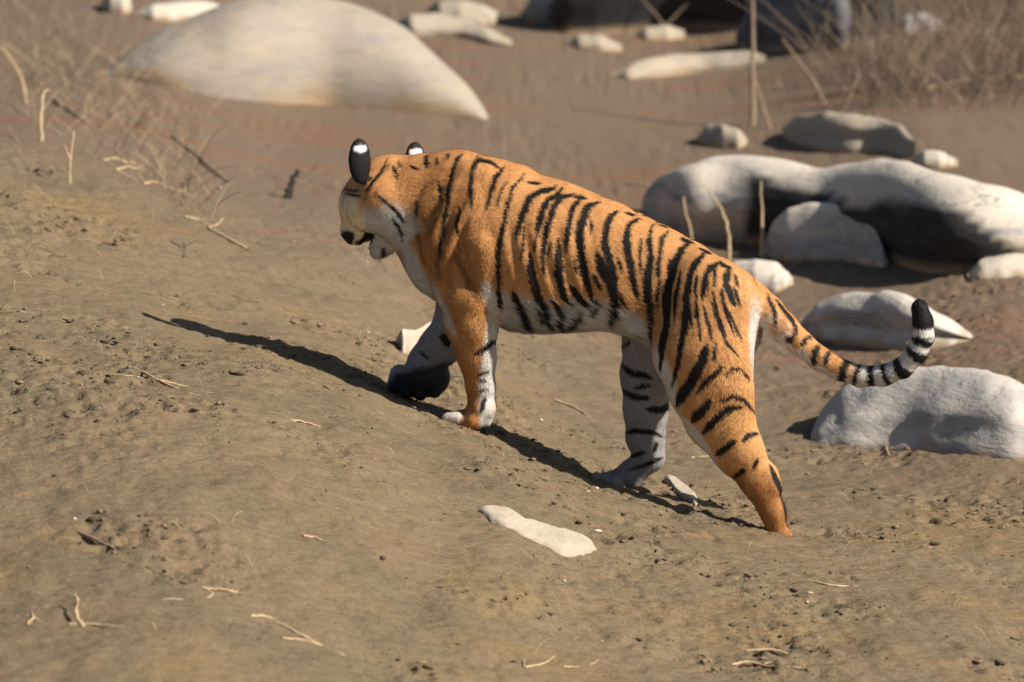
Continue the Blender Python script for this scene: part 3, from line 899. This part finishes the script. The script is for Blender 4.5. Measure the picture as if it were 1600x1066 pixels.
    col += (pc - col) * pale[:, None]
    # stripes
    st = np.zeros(len(V))
    for g, sets in STR.items():
        gm = np.isin(grp, ['torso', 'neck', 'head', 'nf', 'nh']) if g in ('torso',) else (np.isin(grp, ['neck', 'torso', 'head', 'jaw']) if g in ('neck', 'head') else
             (np.isin(grp, ['nh', 'torso']) if g == 'nh' else (np.isin(grp, ['tail', 'torso']) if g == 'tail' else grp == g)))
        ids = np.where(gm)[0]
        for (ox, oy, sc), L in sets:
            for pts, w in L:
                A = np.array(pts, float) / sc + np.array([ox, oy])
                if g == 'torso' and w >= 12:
                    dl = np.interp(A[0, 0], DORS[:, 0], DORS[:, 1])
                    if 0 < A[0, 1] - dl < 34: A = np.concatenate([[[A[0, 0] + .45 * (A[0, 1] - dl) + 3, dl - 1]], A])
                hw = max(w / sc / 2 * 1.55, 2.5)
                m = (qx[ids] > A[:, 0].min() - 12) & (qx[ids] < A[:, 0].max() + 12) & (qy[ids] > A[:, 1].min() - 12) & (qy[ids] < A[:, 1].max() + 12)
                I = ids[m]
                if not len(I): continue
                # smooth the polyline
                cu = np.concatenate([[0], np.cumsum(np.linalg.norm(np.diff(A, axis=0), axis=1))]); T = cu[-1]
                best = np.full(len(I), 99.0)
                for i in range(len(A) - 1):
                    a, b = A[i], A[i + 1]; ab = b - a
                    t = np.clip(((qx[I] - a[0]) * ab[0] + (qy[I] - a[1]) * ab[1]) / (ab @ ab + 1e-9), 0, 1)
                    d = np.hypot(qx[I] - a[0] - t * ab[0], qy[I] - a[1] - t * ab[1])
                    s = (cu[i] + t * (cu[i + 1] - cu[i])) / T
                    ww = hw * (1 - .70 * np.abs(2 * s - 1) ** 4) * (1 + .18 * n1[I])
                    best = np.minimum(best, d - ww)
                st[I] = np.maximum(st[I], 1 - sst(-.9, 1.1, best + .25 * hf[I]))
    # tail rings
    ts = np.zeros(len(P))
    for (X, Y), hw in RINGS:
        c = J(W5[0] + X / W5[2], W5[1] + Y / W5[2], 0)
        i = np.argmin([np.linalg.norm(c - q) for q in P[:]]) if len(P) else 0
        tt = seg_t[i]
        ts = np.maximum(ts, 1 - sst(hw / 4.1 / PXM - .002, hw / 4.1 / PXM + .002, np.abs(seg_t - tt) + .0015 * hf[tm]))
    tip = J(W5[0] + 1330 / W5[2], W5[1] + 545 / W5[2], 0)
    i = np.argmin(np.linalg.norm(P - tip, axis=1))
    ts = np.maximum(ts, sst(seg_t[i] - .004, seg_t[i] + .002, seg_t))
    st[tm] = np.maximum(st[tm], ts)
    # outer sides of far legs: generic bars
    bars = sst(.25, .5, np.sin(V[:, 2] * 60 + 3 * n1) * .6 + .4 * n2) * outer
    st = np.maximum(st, bars)
    # ears, nose, lips, pads
    for (c, R) in EARS:
        m = grp == 'ear'
        q = (V[m] - c) @ R.T
        near = np.linalg.norm(q, axis=1) < .12
        back = (Nrm[m] @ R[0]) < .35
        ids = np.where(m)[0][near]
        q = q[near]; bk = back[near]
        wh = 1 - sst(.85, 1.15, np.hypot(q[:, 1] / .0235, (q[:, 2] - .042) / .0125))
        cc = black * 1.1 + (np.array([.78, .76, .73]) - black) * wh[:, None]
        cc = np.where(bk[:, None], cc, np.array([.55, .48, .40]))
        col[ids] = cc; st[ids] = 0
    q = (V - HC) @ HR.T
    lips = (np.isin(grp, ['jaw', 'head', 'nose'])) & (np.abs(q[:, 2] / HS + .053) < .014) & (q[:, 0] > .10 * HS)
    st[lips] = np.maximum(st[lips], 1)
    st[grp == 'nose'] = 1
    for (x, y, rx, ry, gs) in ((542, 371, 13, 12, ['head', 'nose']), (558, 391, 8, 16, ['jaw', 'head']), (597, 396, 5, 10, ['jaw', 'neck'])):
        m = np.isin(grp, gs)
        st[m] = np.maximum(st[m], 1 - sst(.75, 1.1, np.hypot((qx[m] - x) / rx, (qy[m] - y) / ry)))
    pad = np.where(grp == 'ff', .93 * sst(568, 580, py + .20 * (px - 650) + 4 * n1) * sst(606, 618, px + .6 * (py - 590)), 0)
    st = np.maximum(st, pad)
    col += (black - col) * np.clip(st, 0, 1)[:, None]
    col *= (1 + .10 * hf)[:, None]
    return np.clip(col, .005, 1), st


def build_tiger():
    V, Q, grp = build_body()
    me = set_mesh('body', V, Q)
    Nrm = np.empty(len(V) * 3, np.float32); me.vertices.foreach_get('normal', Nrm); Nrm = Nrm.reshape(-1, 3).astype(float)
    pxr, pyr = project(V.astype(float) @ TR)
    u_, v_, w_ = V[:, 0].astype(float), V[:, 1].astype(float), V[:, 2].astype(float)
    body = np.isin(grp, ['torso', 'neck', 'nf', 'nh', 'ff', 'fh'])
    dd = .0045 * fbm(u_ * 9, v_ * 9, w_ * 9, seed=31, o=2)
    ribs = sst(770, 800, pxr) * (1 - sst(900, 950, pxr)) * sst(330, 380, pyr) * (1 - sst(470, 510, pyr))
    dd = dd + .0032 * ribs * np.sin((u_ * .96 - w_ * .28) * 2 * math.pi / .052)
    sh = np.exp(-(((pxr - 705) / 45) ** 2 + ((pyr - 380) / 95) ** 2))
    dd = dd + .010 * sh * fbm(u_ * 26 + w_ * 9, v_ * 6, w_ * 5, seed=35, o=2)
    th = np.exp(-(((pxr - 1110) / 60) ** 2 + ((pyr - 560) / 110) ** 2))
    dd = dd + .006 * th * fbm(u_ * 14 + w_ * 5, v_ * 6, w_ * 5, seed=36, o=2)
    V = (V + Nrm * (dd * body)[:, None]).astype(np.float32)
    bpy.data.meshes.remove(me)
    me = set_mesh('body', V, Q)
    Nrm = np.empty(len(V) * 3, np.float32); me.vertices.foreach_get('normal', Nrm); Nrm = Nrm.reshape(-1, 3).astype(float)
    col, st = coat(V.astype(float), grp, Nrm)
    root_p = TR @ np.array([.36, -.22, 0]); wpt = np.array([.36, -.22, float(base_h(.36, -.22))])
    root = link('tiger', None, loc=wpt)
    root.rotation_euler = (0, 0, math.pi - TA)
    tag(root, 'orange tiger with black stripes walking up the muddy bank, tail curled up', 'tiger')
    off = np.array([root_p[0], root_p[1], wpt[2]])
    me2 = set_mesh('body', V - off, Q, True, col)
    bpy.data.meshes.remove(me)
    mat, N, L, b = new_mat('tiger_coat', .62, .18)
    a = N.new('ShaderNodeAttribute'); a.attribute_name = 'coat'
    v = n_map(N, L, (60, 160, 60))
    nz = n_noise(N, L, v, 3, 3, .6)
    c = n_mix(N, L, .55, a.outputs['Color'], n_ramp(N, L, nz, [(.25, .55), (.75, 1.0)]), 'MULTIPLY')
    c = n_mix(N, L, 1.0, c, (1.14, 1.14, 1.14), 'MULTIPLY')
    L.new(c, b.inputs['Base Color'])
    n_bump(N, L, b, nz, .004, .5)
    link('body', me2, mat, root)
    # fur: one small blade per sample, lying along the hair flow
    n = 230000
    tri = np.concatenate([Q[:, [0, 1, 2]], Q[:, [0, 2, 3]]])
    A, Bv, Cv = V[tri[:, 0]].astype(float), V[tri[:, 1]].astype(float), V[tri[:, 2]].astype(float)
    area = np.linalg.norm(np.cross(Bv - A, Cv - A), axis=1)
    g3 = grp[tri[:, 0]]
    area = np.where((A @ TR)[:, 2] < base_h(*(A @ TR)[:, :2].T) - .01, 0, area)
    t = RNG.choice(len(tri), n, p=area / area.sum())
    r1, r2 = np.sqrt(RNG.random(n)), RNG.random(n)
    w0, w1, w2 = 1 - r1, r1 * (1 - r2), r1 * r2
    P = A[t] * w0[:, None] + Bv[t] * w1[:, None] + Cv[t] * w2[:, None]
    k = np.argmax(np.stack([w0, w1, w2]), 0)
    vi = tri[t, k]
    nn = Nrm[vi]; g = grp[vi]
    flow = np.tile(np.array([-1.0, 0, -.45]), (n, 1))
    legs = np.isin(g, ['nf', 'ff', 'nh', 'fh'])
    flow[legs] = (-.25, 0, -1)
    up_leg = legs & (P[:, 2] > .02)
    flow[up_leg] = (-.7, 0, -.8)
    hm = np.isin(g, ['head', 'jaw'])
    flow[hm] = P[hm] - hd(.22, 0, 0)
    flow[g == 'ear'] = (0, 0, 1)
    tg = np.gradient(TAILP, axis=0)
    for i in np.where(g == 'tail')[0]:
        flow[i] = tg[np.argmin(((TAILP - P[i]) ** 2).sum(1))]
    flow += .16 * np.linalg.norm(flow, axis=1)[:, None] * RNG.normal(size=(n, 3))
    flow -= nn * (flow * nn).sum(1)[:, None]
    flow /= np.linalg.norm(flow, axis=1)[:, None] + 1e-6
    ln = np.full(n, .012)
    ln[np.isin(g, ['neck', 'jaw'])] = .016
    ln[g == 'head'] = .009
    ln[g == 'ear'] = .006; ln[g == 'nose'] = .0005
    ln[legs & (P[:, 2] < -.15)] = .008
    px_, py_ = project(P @ TR)
    bel = (g == 'torso') & (py_ > 470); ln[bel] = .026; ln[(g == 'torso') & (np.hypot(px_ - 985, (py_ - 515) * .8) < 34)] = .036
    ln *= RNG.uniform(.6, 1.3, n)
    raise_ = RNG.uniform(.08, .32, n)
    d = flow * np.cos(raise_)[:, None] + nn * np.sin(raise_)[:, None]
    sd = np.cross(flow, nn); wd = RNG.uniform(.0009, .0018, n)
    p0 = P - nn * .001 - sd * wd[:, None]; p1 = P - nn * .001 + sd * wd[:, None]; p2 = P + d * ln[:, None]
    FV = np.stack([p0, p1, p2], 1).reshape(-1, 3) - off
    shade = RNG.uniform(.86, 1.22, n)
    fc = np.repeat(col[vi] * shade[:, None], 3, axis=0)
    fm = set_mesh('fur', FV, np.arange(n * 3).reshape(-1, 3), True, np.clip(fc, 0, 1))
    nv = np.repeat(nn, 3, axis=0) + .0
    jit = np.repeat(RNG.normal(size=(n, 3)) * .16, 3, axis=0)
    nv = nv + jit; nv /= np.linalg.norm(nv, axis=1)[:, None]
    fm.normals_split_custom_set_from_vertices(nv.astype(np.float32).tolist())
    fmat, N, L, b = new_mat('tiger_fur', .6, .15)
    a = N.new('ShaderNodeAttribute'); a.attribute_name = 'coat'
    L.new(a.outputs['Color'], b.inputs['Base Color'])
    link('fur', fm, fmat, root)
    # eyes and whiskers
    emat, N, L, b = new_mat('amber_eye', .1, .5)
    b.inputs['Base Color'].default_value = (.45, .28, .05, 1)
    import bmesh
    for s in (1, -1):
        bm = bmesh.new(); bmesh.ops.create_icosphere(bm, subdivisions=2, radius=.013)
        m = bpy.data.meshes.new('eye'); bm.to_mesh(m); bm.free()
        link('eye', m, emat, root, hd(.108, s * .058, .026) - off)
    wm, N, L, b = new_mat('whisker', .5, .3); b.inputs['Base Color'].default_value = (.75, .72, .68, 1)
    VV, FF = [], []
    for s in (1, -1):
        for i in range(7):
            a0 = hd(.165 - .006 * (i % 3), s * .066, -.03 - .008 * i * .8)
            e1 = hd(.15 + RNG.uniform(-.03, .02), s * (.14 + RNG.uniform(0, .05)), -.05 - .016 * i)
            mid = (a0 + e1) / 2 + np.array([0, 0, .012])
            b0 = len(VV)
            for q, (pp, rr) in enumerate(((a0, .0009), (mid, .0007), (e1, .0003))):
                for z in range(3):
                    an = z * 2.094
                    VV.append(pp - off + rr * np.array([0, math.cos(an), math.sin(an)]))
            for q in range(2):
                for z in range(3):
                    FF.append((b0 + q * 3 + z, b0 + q * 3 + (z + 1) % 3, b0 + q * 3 + 3 + (z + 1) % 3, b0 + q * 3 + 3 + z))
    link('whiskers', set_mesh('whiskers', VV, FF), wm, root)['kind'] = 'stuff'


build_tiger()

# ------------------------------------------------------------------ twigs, straws and litter
def twig_mat(name, c1, c2):
    m, N, L, b = new_mat(name, .8, .2)
    n = n_noise(N, L, n_map(N, L, (30, 30, 30)), 2.0, 4, .6)
    L.new(n_mix(N, L, n_ramp(N, L, n, [(.35, 0.0), (.65, 1.0)]), c1, c2), b.inputs['Base Color'])
    return m


STRAW = twig_mat('dry_straw', (.52, .40, .24), (.36, .26, .15))
WOOD = twig_mat('weathered_wood', (.34, .25, .17), (.20, .145, .10))
BLACKWD = twig_mat('charred_wood', (.02, .016, .013), (.035, .028, .022))
DKWD = twig_mat('dark_wood', (.085, .06, .045), (.15, .11, .08))


def tube(P, R, seg=6):
    P = np.asarray(P, float); n = len(P)
    T = np.gradient(P, axis=0); T /= np.linalg.norm(T, axis=1)[:, None] + 1e-9
    V, F = [], []
    for i in range(n):
        a = np.cross(T[i], [0.13, .9, .37]); a /= np.linalg.norm(a) + 1e-9
        b = np.cross(T[i], a)
        for k in range(seg):
            an = 2 * math.pi * k / seg
            V.append(P[i] + R[i] * (a * math.cos(an) + b * math.sin(an)))
    for i in range(n - 1):
        for k in range(seg):
            F.append((i * seg + k, i * seg + (k + 1) % seg, (i + 1) * seg + (k + 1) % seg, (i + 1) * seg + k))
    return V, F


def curve(pts, m=14):
    pts = np.asarray(pts, float)
    cu = np.concatenate([[0], np.cumsum(np.linalg.norm(np.diff(pts, axis=0), axis=1))])
    s = np.linspace(0, cu[-1], m)
    Q = np.stack([np.interp(s, cu, pts[:, k]) for k in range(3)], -1)
    for _ in range(2): Q[1:-1] = .25 * Q[:-2] + .5 * Q[1:-1] + .25 * Q[2:]
    return Q


def twig(name, label, lines, r, mat, cat='twig', group=None, upright=False, lift=.6):
    """lines: pixel polylines; the first is the stem, further ones are its side shoots"""
    V, F = [], []
    y0 = None
    for q, ln in enumerate(lines):
        rr = r * (.8 if q == 0 else .6) / PXM
        if upright:
            if y0 is None: y0 = hit(*ln[0])[1]
            P = [at_y(a, b, y0 + .04 * k) for k, (a, b) in enumerate(ln)]
            if q == 0: P[0] = P[0] - np.array([0, 0, .03])
        else:
            P = []
            for k, (a, b) in enumerate(ln):
                h_ = hit(a, b, ground_h); P.append(h_ + np.array([0, 0, rr * lift + .004 * math.sin(k * 2.1 + q)]))
        P = curve(P)
        P = P + .25 * rr * RNG.normal(size=P.shape)
        R = rr * np.linspace(1.1, .55, len(P)) * RNG.uniform(.88, 1.12, len(P))
        v, f = tube(P, R)
        b0 = len(V); V += v; F += [tuple(i + b0 for i in x) for x in f]
    V = np.array(V)
    base = V[0].copy()
    return tag(link(name, set_mesh(name, V - base, F), mat, loc=base), label, cat, group)


GL = 'dry stems and twigs on the bank'
twig('dry_stem', 'thick pale curved stem at the left edge, upper left corner', [[(42, 162), (38, 135), (24, 100), (0, 72), (-20, 60)]], 5, STRAW, 'stem', GL, True)
twig('dry_stem', 'short thick upright pale stem near the upper left corner', [[(64, 220), (63, 180), (66, 150), (74, 141)]], 5.5, STRAW, 'stem', GL, True)
twig('dry_stem', 'pale straight stem lying down slope beside the short upright one', [[(83, 156), (115, 178), (148, 204)]], 4.5, STRAW, 'stem', GL)
twig('dry_stem', 'faint thin upright grass stem left of the two small pale straws', [[(108, 285), (110, 240), (116, 205)], [(110, 250), (100, 225)]], 3, STRAW, 'stem', GL, True)
twig('branch', 'grey blurred branch piece lying below the left end of the biggest boulder', [[(270, 216), (310, 246), (355, 286)]], 6, WOOD, 'branch', GL)
twig('straw', 'upper of two short pale straws on the bank crest at left', [[(160, 252), (180, 250), (225, 260)]], 3.4, STRAW, 'straw', GL)
twig('straw', 'lower of two short pale straws on the bank crest at left', [[(180, 268), (200, 263), (230, 266)]], 3.2, STRAW, 'straw', GL)
twig('straw', 'bent pale straw below the pair of short straws on the crest', [[(224, 288), (245, 286), (270, 297), (306, 307)]], 3, STRAW, 'straw', GL)
twig('forked_twig', 'pale forked twig like a letter Y left of the tiger head', [[(388, 392), (360, 376), (330, 362), (318, 345), (288, 340)], [(326, 358), (340, 352), (349, 340)]], 3.6, STRAW, 'twig', GL)
twig('dark_stick', 'short black upright stub sticking out left of the tiger face', [[(447, 312), (452, 296), (457, 284), (463, 268)]], 11, BLACKWD, 'stick', GL, True)
twig('dark_twig', 'small dark crossed twig standing under the pale forked one', [[(286, 412), (287, 395), (289, 378)], [(268, 378), (285, 386), (308, 376)]], 3, DKWD, 'twig', GL, True)
twig('twig', 'long pale twig with side shoots on the bank below the head shadow', [[(203, 574), (235, 590), (270, 605), (315, 622)], [(168, 588), (200, 588), (225, 590)], [(250, 597), (290, 604), (335, 616)]], 2.6, STRAW, 'twig', GL)
twig('twig', 'long straight dark grey twig lying at lower left', [[(122, 832), (160, 850), (205, 874), (250, 898), (292, 915)]], 2.6, WOOD, 'twig', GL)
twig('straw', 'pale looping straw at the lower end of the long dark twig', [[(372, 928), (345, 923), (318, 921)], [(318, 921), (338, 930), (310, 938), (265, 938), (252, 938)]], 2.6, STRAW, 'straw', GL)
twig('dry_stem', 'crooked pale root standing up from the mud at lower left', [[(140, 982), (125, 972), (116, 955), (122, 938), (117, 928)]], 4, STRAW, 'stem', GL, True)
twig('straw', 'straight pale straw lying right of the crooked root', [[(108, 977), (150, 979), (198, 980)]], 2.6, STRAW, 'straw', GL)
twig('straw', 'tiny three pronged straw left of the crooked root', [[(42, 978), (52, 968), (68, 973)], [(52, 968), (50, 957)]], 2.4, STRAW, 'straw', GL)
twig('straw', 'pair of crossed pale straws at the bottom, left of centre', [[(430, 972), (470, 996), (510, 1012), (540, 1026)], [(440, 1000), (480, 1001), (515, 1014)]], 2.4, STRAW, 'straw', GL)
twig('straw', 'short pale straw just above the crossed straws at the bottom', [[(393, 965), (410, 965), (430, 967)]], 2.4, STRAW, 'straw', GL)
twig('straw', 'pale straw lying under the belly between fore and hind paws', [[(866, 626), (895, 637), (930, 658)]], 3, STRAW, 'straw', GL)
twig('straw', 'thin pale straw on the bank left of the standing front paw', [[(450, 658), (475, 661), (505, 668)]], 2, STRAW, 'straw', GL)
twig('straw', 'tiny orange straw above the middle of the lower left bank', [[(474, 839), (490, 842), (510, 846)]], 2.2, STRAW, 'straw', GL)
twig('straw', 'bowed pale straw with a dark end at the bottom, right of centre', [[(1168, 1020), (1200, 1017), (1235, 1022), (1268, 1034)]], 2.8, STRAW, 'straw', GL)
twig('straw', 'frayed thin straw below the bowed one at the bottom right', [[(1145, 1040), (1170, 1035), (1195, 1040), (1225, 1043), (1262, 1047)], [(1195, 1040), (1220, 1030)]], 2.0, STRAW, 'straw', GL)
twig('straw', 'thin straw lying on the mud below the near hind paw', [[(1262, 908), (1300, 918), (1345, 916)]], 2.2, STRAW, 'straw', GL)
twig('straw', 'thin curved grass blades at the bottom edge near the centre', [[(820, 1044), (850, 1040), (875, 1018)], [(818, 1044), (820, 1025)], [(880, 1044), (915, 1042), (935, 1032)]], 1.6, STRAW, 'straw', GL)
twig('straw', 'faint pale straw behind the standing hind leg', [[(1080, 716), (1110, 714), (1150, 716)]], 1.8, STRAW, 'straw', GL)
twig('straw', 'pale split stick lying left of the long dark faced boulder', [[(978, 288), (1010, 292), (1062, 290)]], 3.2, STRAW, 'straw', GL)
twig('dry_stem', 'straight upright pale stem in front of the long dark faced boulder', [[(1190, 404), (1191, 350), (1189, 284)]], 4.2, STRAW, 'stem', GL, True)
twig('dry_stem', 'hooked pale stem rising behind the tiger rump', [[(1138, 412), (1140, 370), (1132, 335), (1112, 306), (1108, 296)]], 4.6, STRAW, 'stem', GL, True)
twig('dry_stem', 'faint pale stem against the left end of the long boulder', [[(1082, 388), (1080, 360), (1070, 330), (1068, 308)]], 3.6, STRAW, 'stem', GL, True)
twig('branch', 'blurred pale stick on the mud behind the oval pebble', [[(1232, 424), (1250, 412), (1270, 402)]], 4, WOOD, 'branch', GL)
twig('straw', 'short stick leaning at the foot of the right hand boulder', [[(1378, 690), (1384, 702), (1390, 714)]], 3, STRAW, 'straw', GL)

BT = 'bare saplings and branches in the brush'
twig('sapling', 'thin bare sapling trunk standing above the long dark faced boulder', [[(1176, 196), (1175, 140), (1177, 80), (1176, 20), (1178, -60)]], 8, WOOD, 'sapling', BT, True)
twig('branch', 'slanting bare branch right of the thin sapling trunk', [[(1295, 168), (1270, 125), (1240, 85), (1222, 60)]], 5, WOOD, 'branch', BT, True)
twig('branch', 'short leaning branch at the foot of the thin sapling trunk', [[(1205, 200), (1192, 165), (1182, 130)]], 5, WOOD, 'branch', BT, True)
twig('branch', 'pale leaning branch right of the slanting one', [[(1318, 170), (1332, 140), (1345, 105)]], 4, WOOD, 'branch', BT, True)
twig('branch', 'fallen pale branch lying at the front of the dry brush, right edge', [[(1445, 142), (1490, 132), (1530, 126), (1600, 122), (1640, 118)], [(1500, 131), (1540, 112), (1570, 100)]], 7, STRAW, 'branch', BT)
twig('branch', 'bare branch slanting from the small lumpy stone at the top edge', [[(838, 48), (815, 22), (790, -8)]], 5, DKWD, 'branch', BT, True)
twig('branch', 'thin dark branch crossing the black hollow at the top edge', [[(1060, 60), (1030, 30), (1000, -5)], [(1040, 40), (1075, 5)]], 4, WOOD, 'branch', BT, True)


# dry brush thicket, upper right, and thin tufts on the bank crest
def stems(name, spots, label, cat):
    V, F, Cc = [], [], []
    for (p, h, lean, r, c) in spots:
        P = curve([p - np.array([0, 0, .03]), p + np.array([lean[0] * .35, lean[1] * .35, h * .5]), p + np.array([lean[0], lean[1], h])], 5)
        v, f = tube(P, r * np.linspace(1, .35, 5), 3)
        b0 = len(V); V += v; F += [tuple(i + b0 for i in x) for x in f]; Cc += [c] * len(v)
    m, N, L, b = new_mat(name + '_stalk', .85, .1)
    a = N.new('ShaderNodeAttribute'); a.attribute_name = 'coat'
    L.new(a.outputs['Color'], b.inputs['Base Color'])
    tag(link(name, set_mesh(name, V, F, True, np.array(Cc)), m), label, cat, kind='stuff')


spots = []
for i in range(6200):
    px = RNG.uniform(1190, 1760); py = RNG.uniform(-60, 175)
    dens = sst(1230, 1420, px + .5 * (100 - py)) * (.25 + .75 * sst(-.25, .35, vnoise(px / 55, py / 26, seed=70)))
    if py > 150 - .0 * px: dens *= .35
    if RNG.random() > dens: continue
    g = hit(px, py)
    h = RNG.uniform(.08, .5) * (.6 + .4 * sst(160, 0, py) if False else 1)
    c = np.array([.25, .195, .14]) * RNG.uniform(.4, 1.6)
    spots.append((g, h, RNG.normal(size=2) * h * .45, RNG.uniform(.002, .0048), c))
stems('dry_brush', spots, 'tangle of dry brown brush stems in the upper right corner', 'brush')
spots = []
for i in range(1700):
    px = RNG.uniform(-60, 330) ** 1.0; py = 60 + RNG.uniform(-70, 110) + .55 * px
    if RNG.random() > .35 + .65 * sst(0, .5, vnoise(px / 50, py / 40, seed=71)): continue
    g = hit(px, py)
    h = RNG.uniform(.03, .16)
    c = np.array([.34, .26, .17]) * RNG.uniform(.3, 1.6)
    spots.append((g, h, RNG.normal(size=2) * h * .9, RNG.uniform(.0012, .003), c))
stems('dry_grass', spots, 'thin dry grass tufts on the bank crest at upper left', 'grass')


# crumbs of mud and chips scattered over the bank
def clods():
    ico = np.array([(0, 0, 1), (.89, 0, .45), (.28, .85, .45), (-.72, .53, .45), (-.72, -.53, .45), (.28, -.85, .45), (.72, .53, -.45), (-.28, .85, -.45),
                    (-.89, 0, -.45), (-.28, -.85, -.45), (.72, -.53, -.45), (0, 0, -1)])
    tri = np.array([(0,1,2),(0,2,3),(0,3,4),(0,4,5),(0,5,1),(1,6,2),(2,7,3),(3,8,4),(4,9,5),(5,10,1),(6,7,2),(7,8,3),(8,9,4),(9,10,5),(10,6,1),(11,7,6),(11,8,7),(11,9,8),(11,10,9),(11,6,10)])
    n = 22000
    x = RNG.uniform(-2.6, 2.6, n); y = RNG.uniform(-3.3, 4.5, n)
    dn = .10 + .9 * sst(.0, .55, fbm(x * 1.8 + y * .5, y * 2.4, seed=81, o=3)) 
    keep = RNG.random(n) < dn * (1 - .75 * sst(1, 4, y))
    x, y = x[keep], y[keep]; n = len(x)
    z = ground_h(x, y)
    s = .0019 * np.exp(RNG.normal(size=n) * .55) * (1 + .8 * (dn[keep] > .7))
    s = np.clip(s, .0012, .010)
    rot = RNG.uniform(0, 6.28, n)
    st = RNG.uniform(.9, 2.4, n); hz = RNG.uniform(.4, .8, n)
    v = ico[None] * RNG.uniform(.7, 1.25, (n, 12, 1))
    X = v[..., 0] * st[:, None]; Y = v[..., 1]
    a = (-.25 + RNG.normal(size=n) * .5)[:, None]
    V = np.stack([x[:, None] + s[:, None] * (X * np.cos(a) - Y * np.sin(a)), y[:, None] + s[:, None] * (X * np.sin(a) + Y * np.cos(a)),
                  z[:, None] + s[:, None] * (v[..., 2] * hz[:, None] + .35)], -1).reshape(-1, 3)
    F = (tri[None] + 12 * np.arange(n)[:, None, None]).reshape(-1, 3)
    u = RNG.random(n)
    base = np.where((u < .50)[:, None], np.array([.20, .148, .088]), np.where((u < .985)[:, None], np.array([.10, .075, .048]), np.array([.55, .47, .36])))
    base = base * RNG.uniform(.7, 1.25, (n, 1))
    m, N, L, b = new_mat('crumb', .95, .1)
    at = N.new('ShaderNodeAttribute'); at.attribute_name = 'coat'
    L.new(at.outputs['Color'], b.inputs['Base Color'])
    tag(link('mud_crumbs', set_mesh('mud_crumbs', V, F, False, np.repeat(base, 12, axis=0)), m), 'crumbs of dark mud and pale chips scattered over the bank', 'mud', kind='stuff')


clods()


# bits of straw strewn over the bank, thickest on its crest at the upper left
spots = []
for i in range(1500):
    px = RNG.uniform(-40, 1640); py = RNG.uniform(40, 1060)
    d = .10 + .9 * float(sst(360, 40, px + .5 * max(py - 250, 0))) if py < 480 else .12
    if py < 60 + .35 * px and px < 600: continue
    if px > 600 and py < 560: continue
    if RNG.random() > d: continue
    g = hit(px, py) + np.array([0, 0, .034])
    ln = RNG.uniform(.012, .06)
    an = RNG.normal() * .6 + (math.pi if RNG.random() < .5 else 0)
    spots.append((g, RNG.uniform(-.002, .008), np.array([math.cos(an), math.sin(an) * 1.2 - .0]) * ln, RNG.uniform(.0008, .0018), np.array([.46, .36, .22]) * RNG.uniform(.5, 1.25)))
stems('straw_litter', spots, 'short bits of pale straw strewn over the mud bank', 'straw')
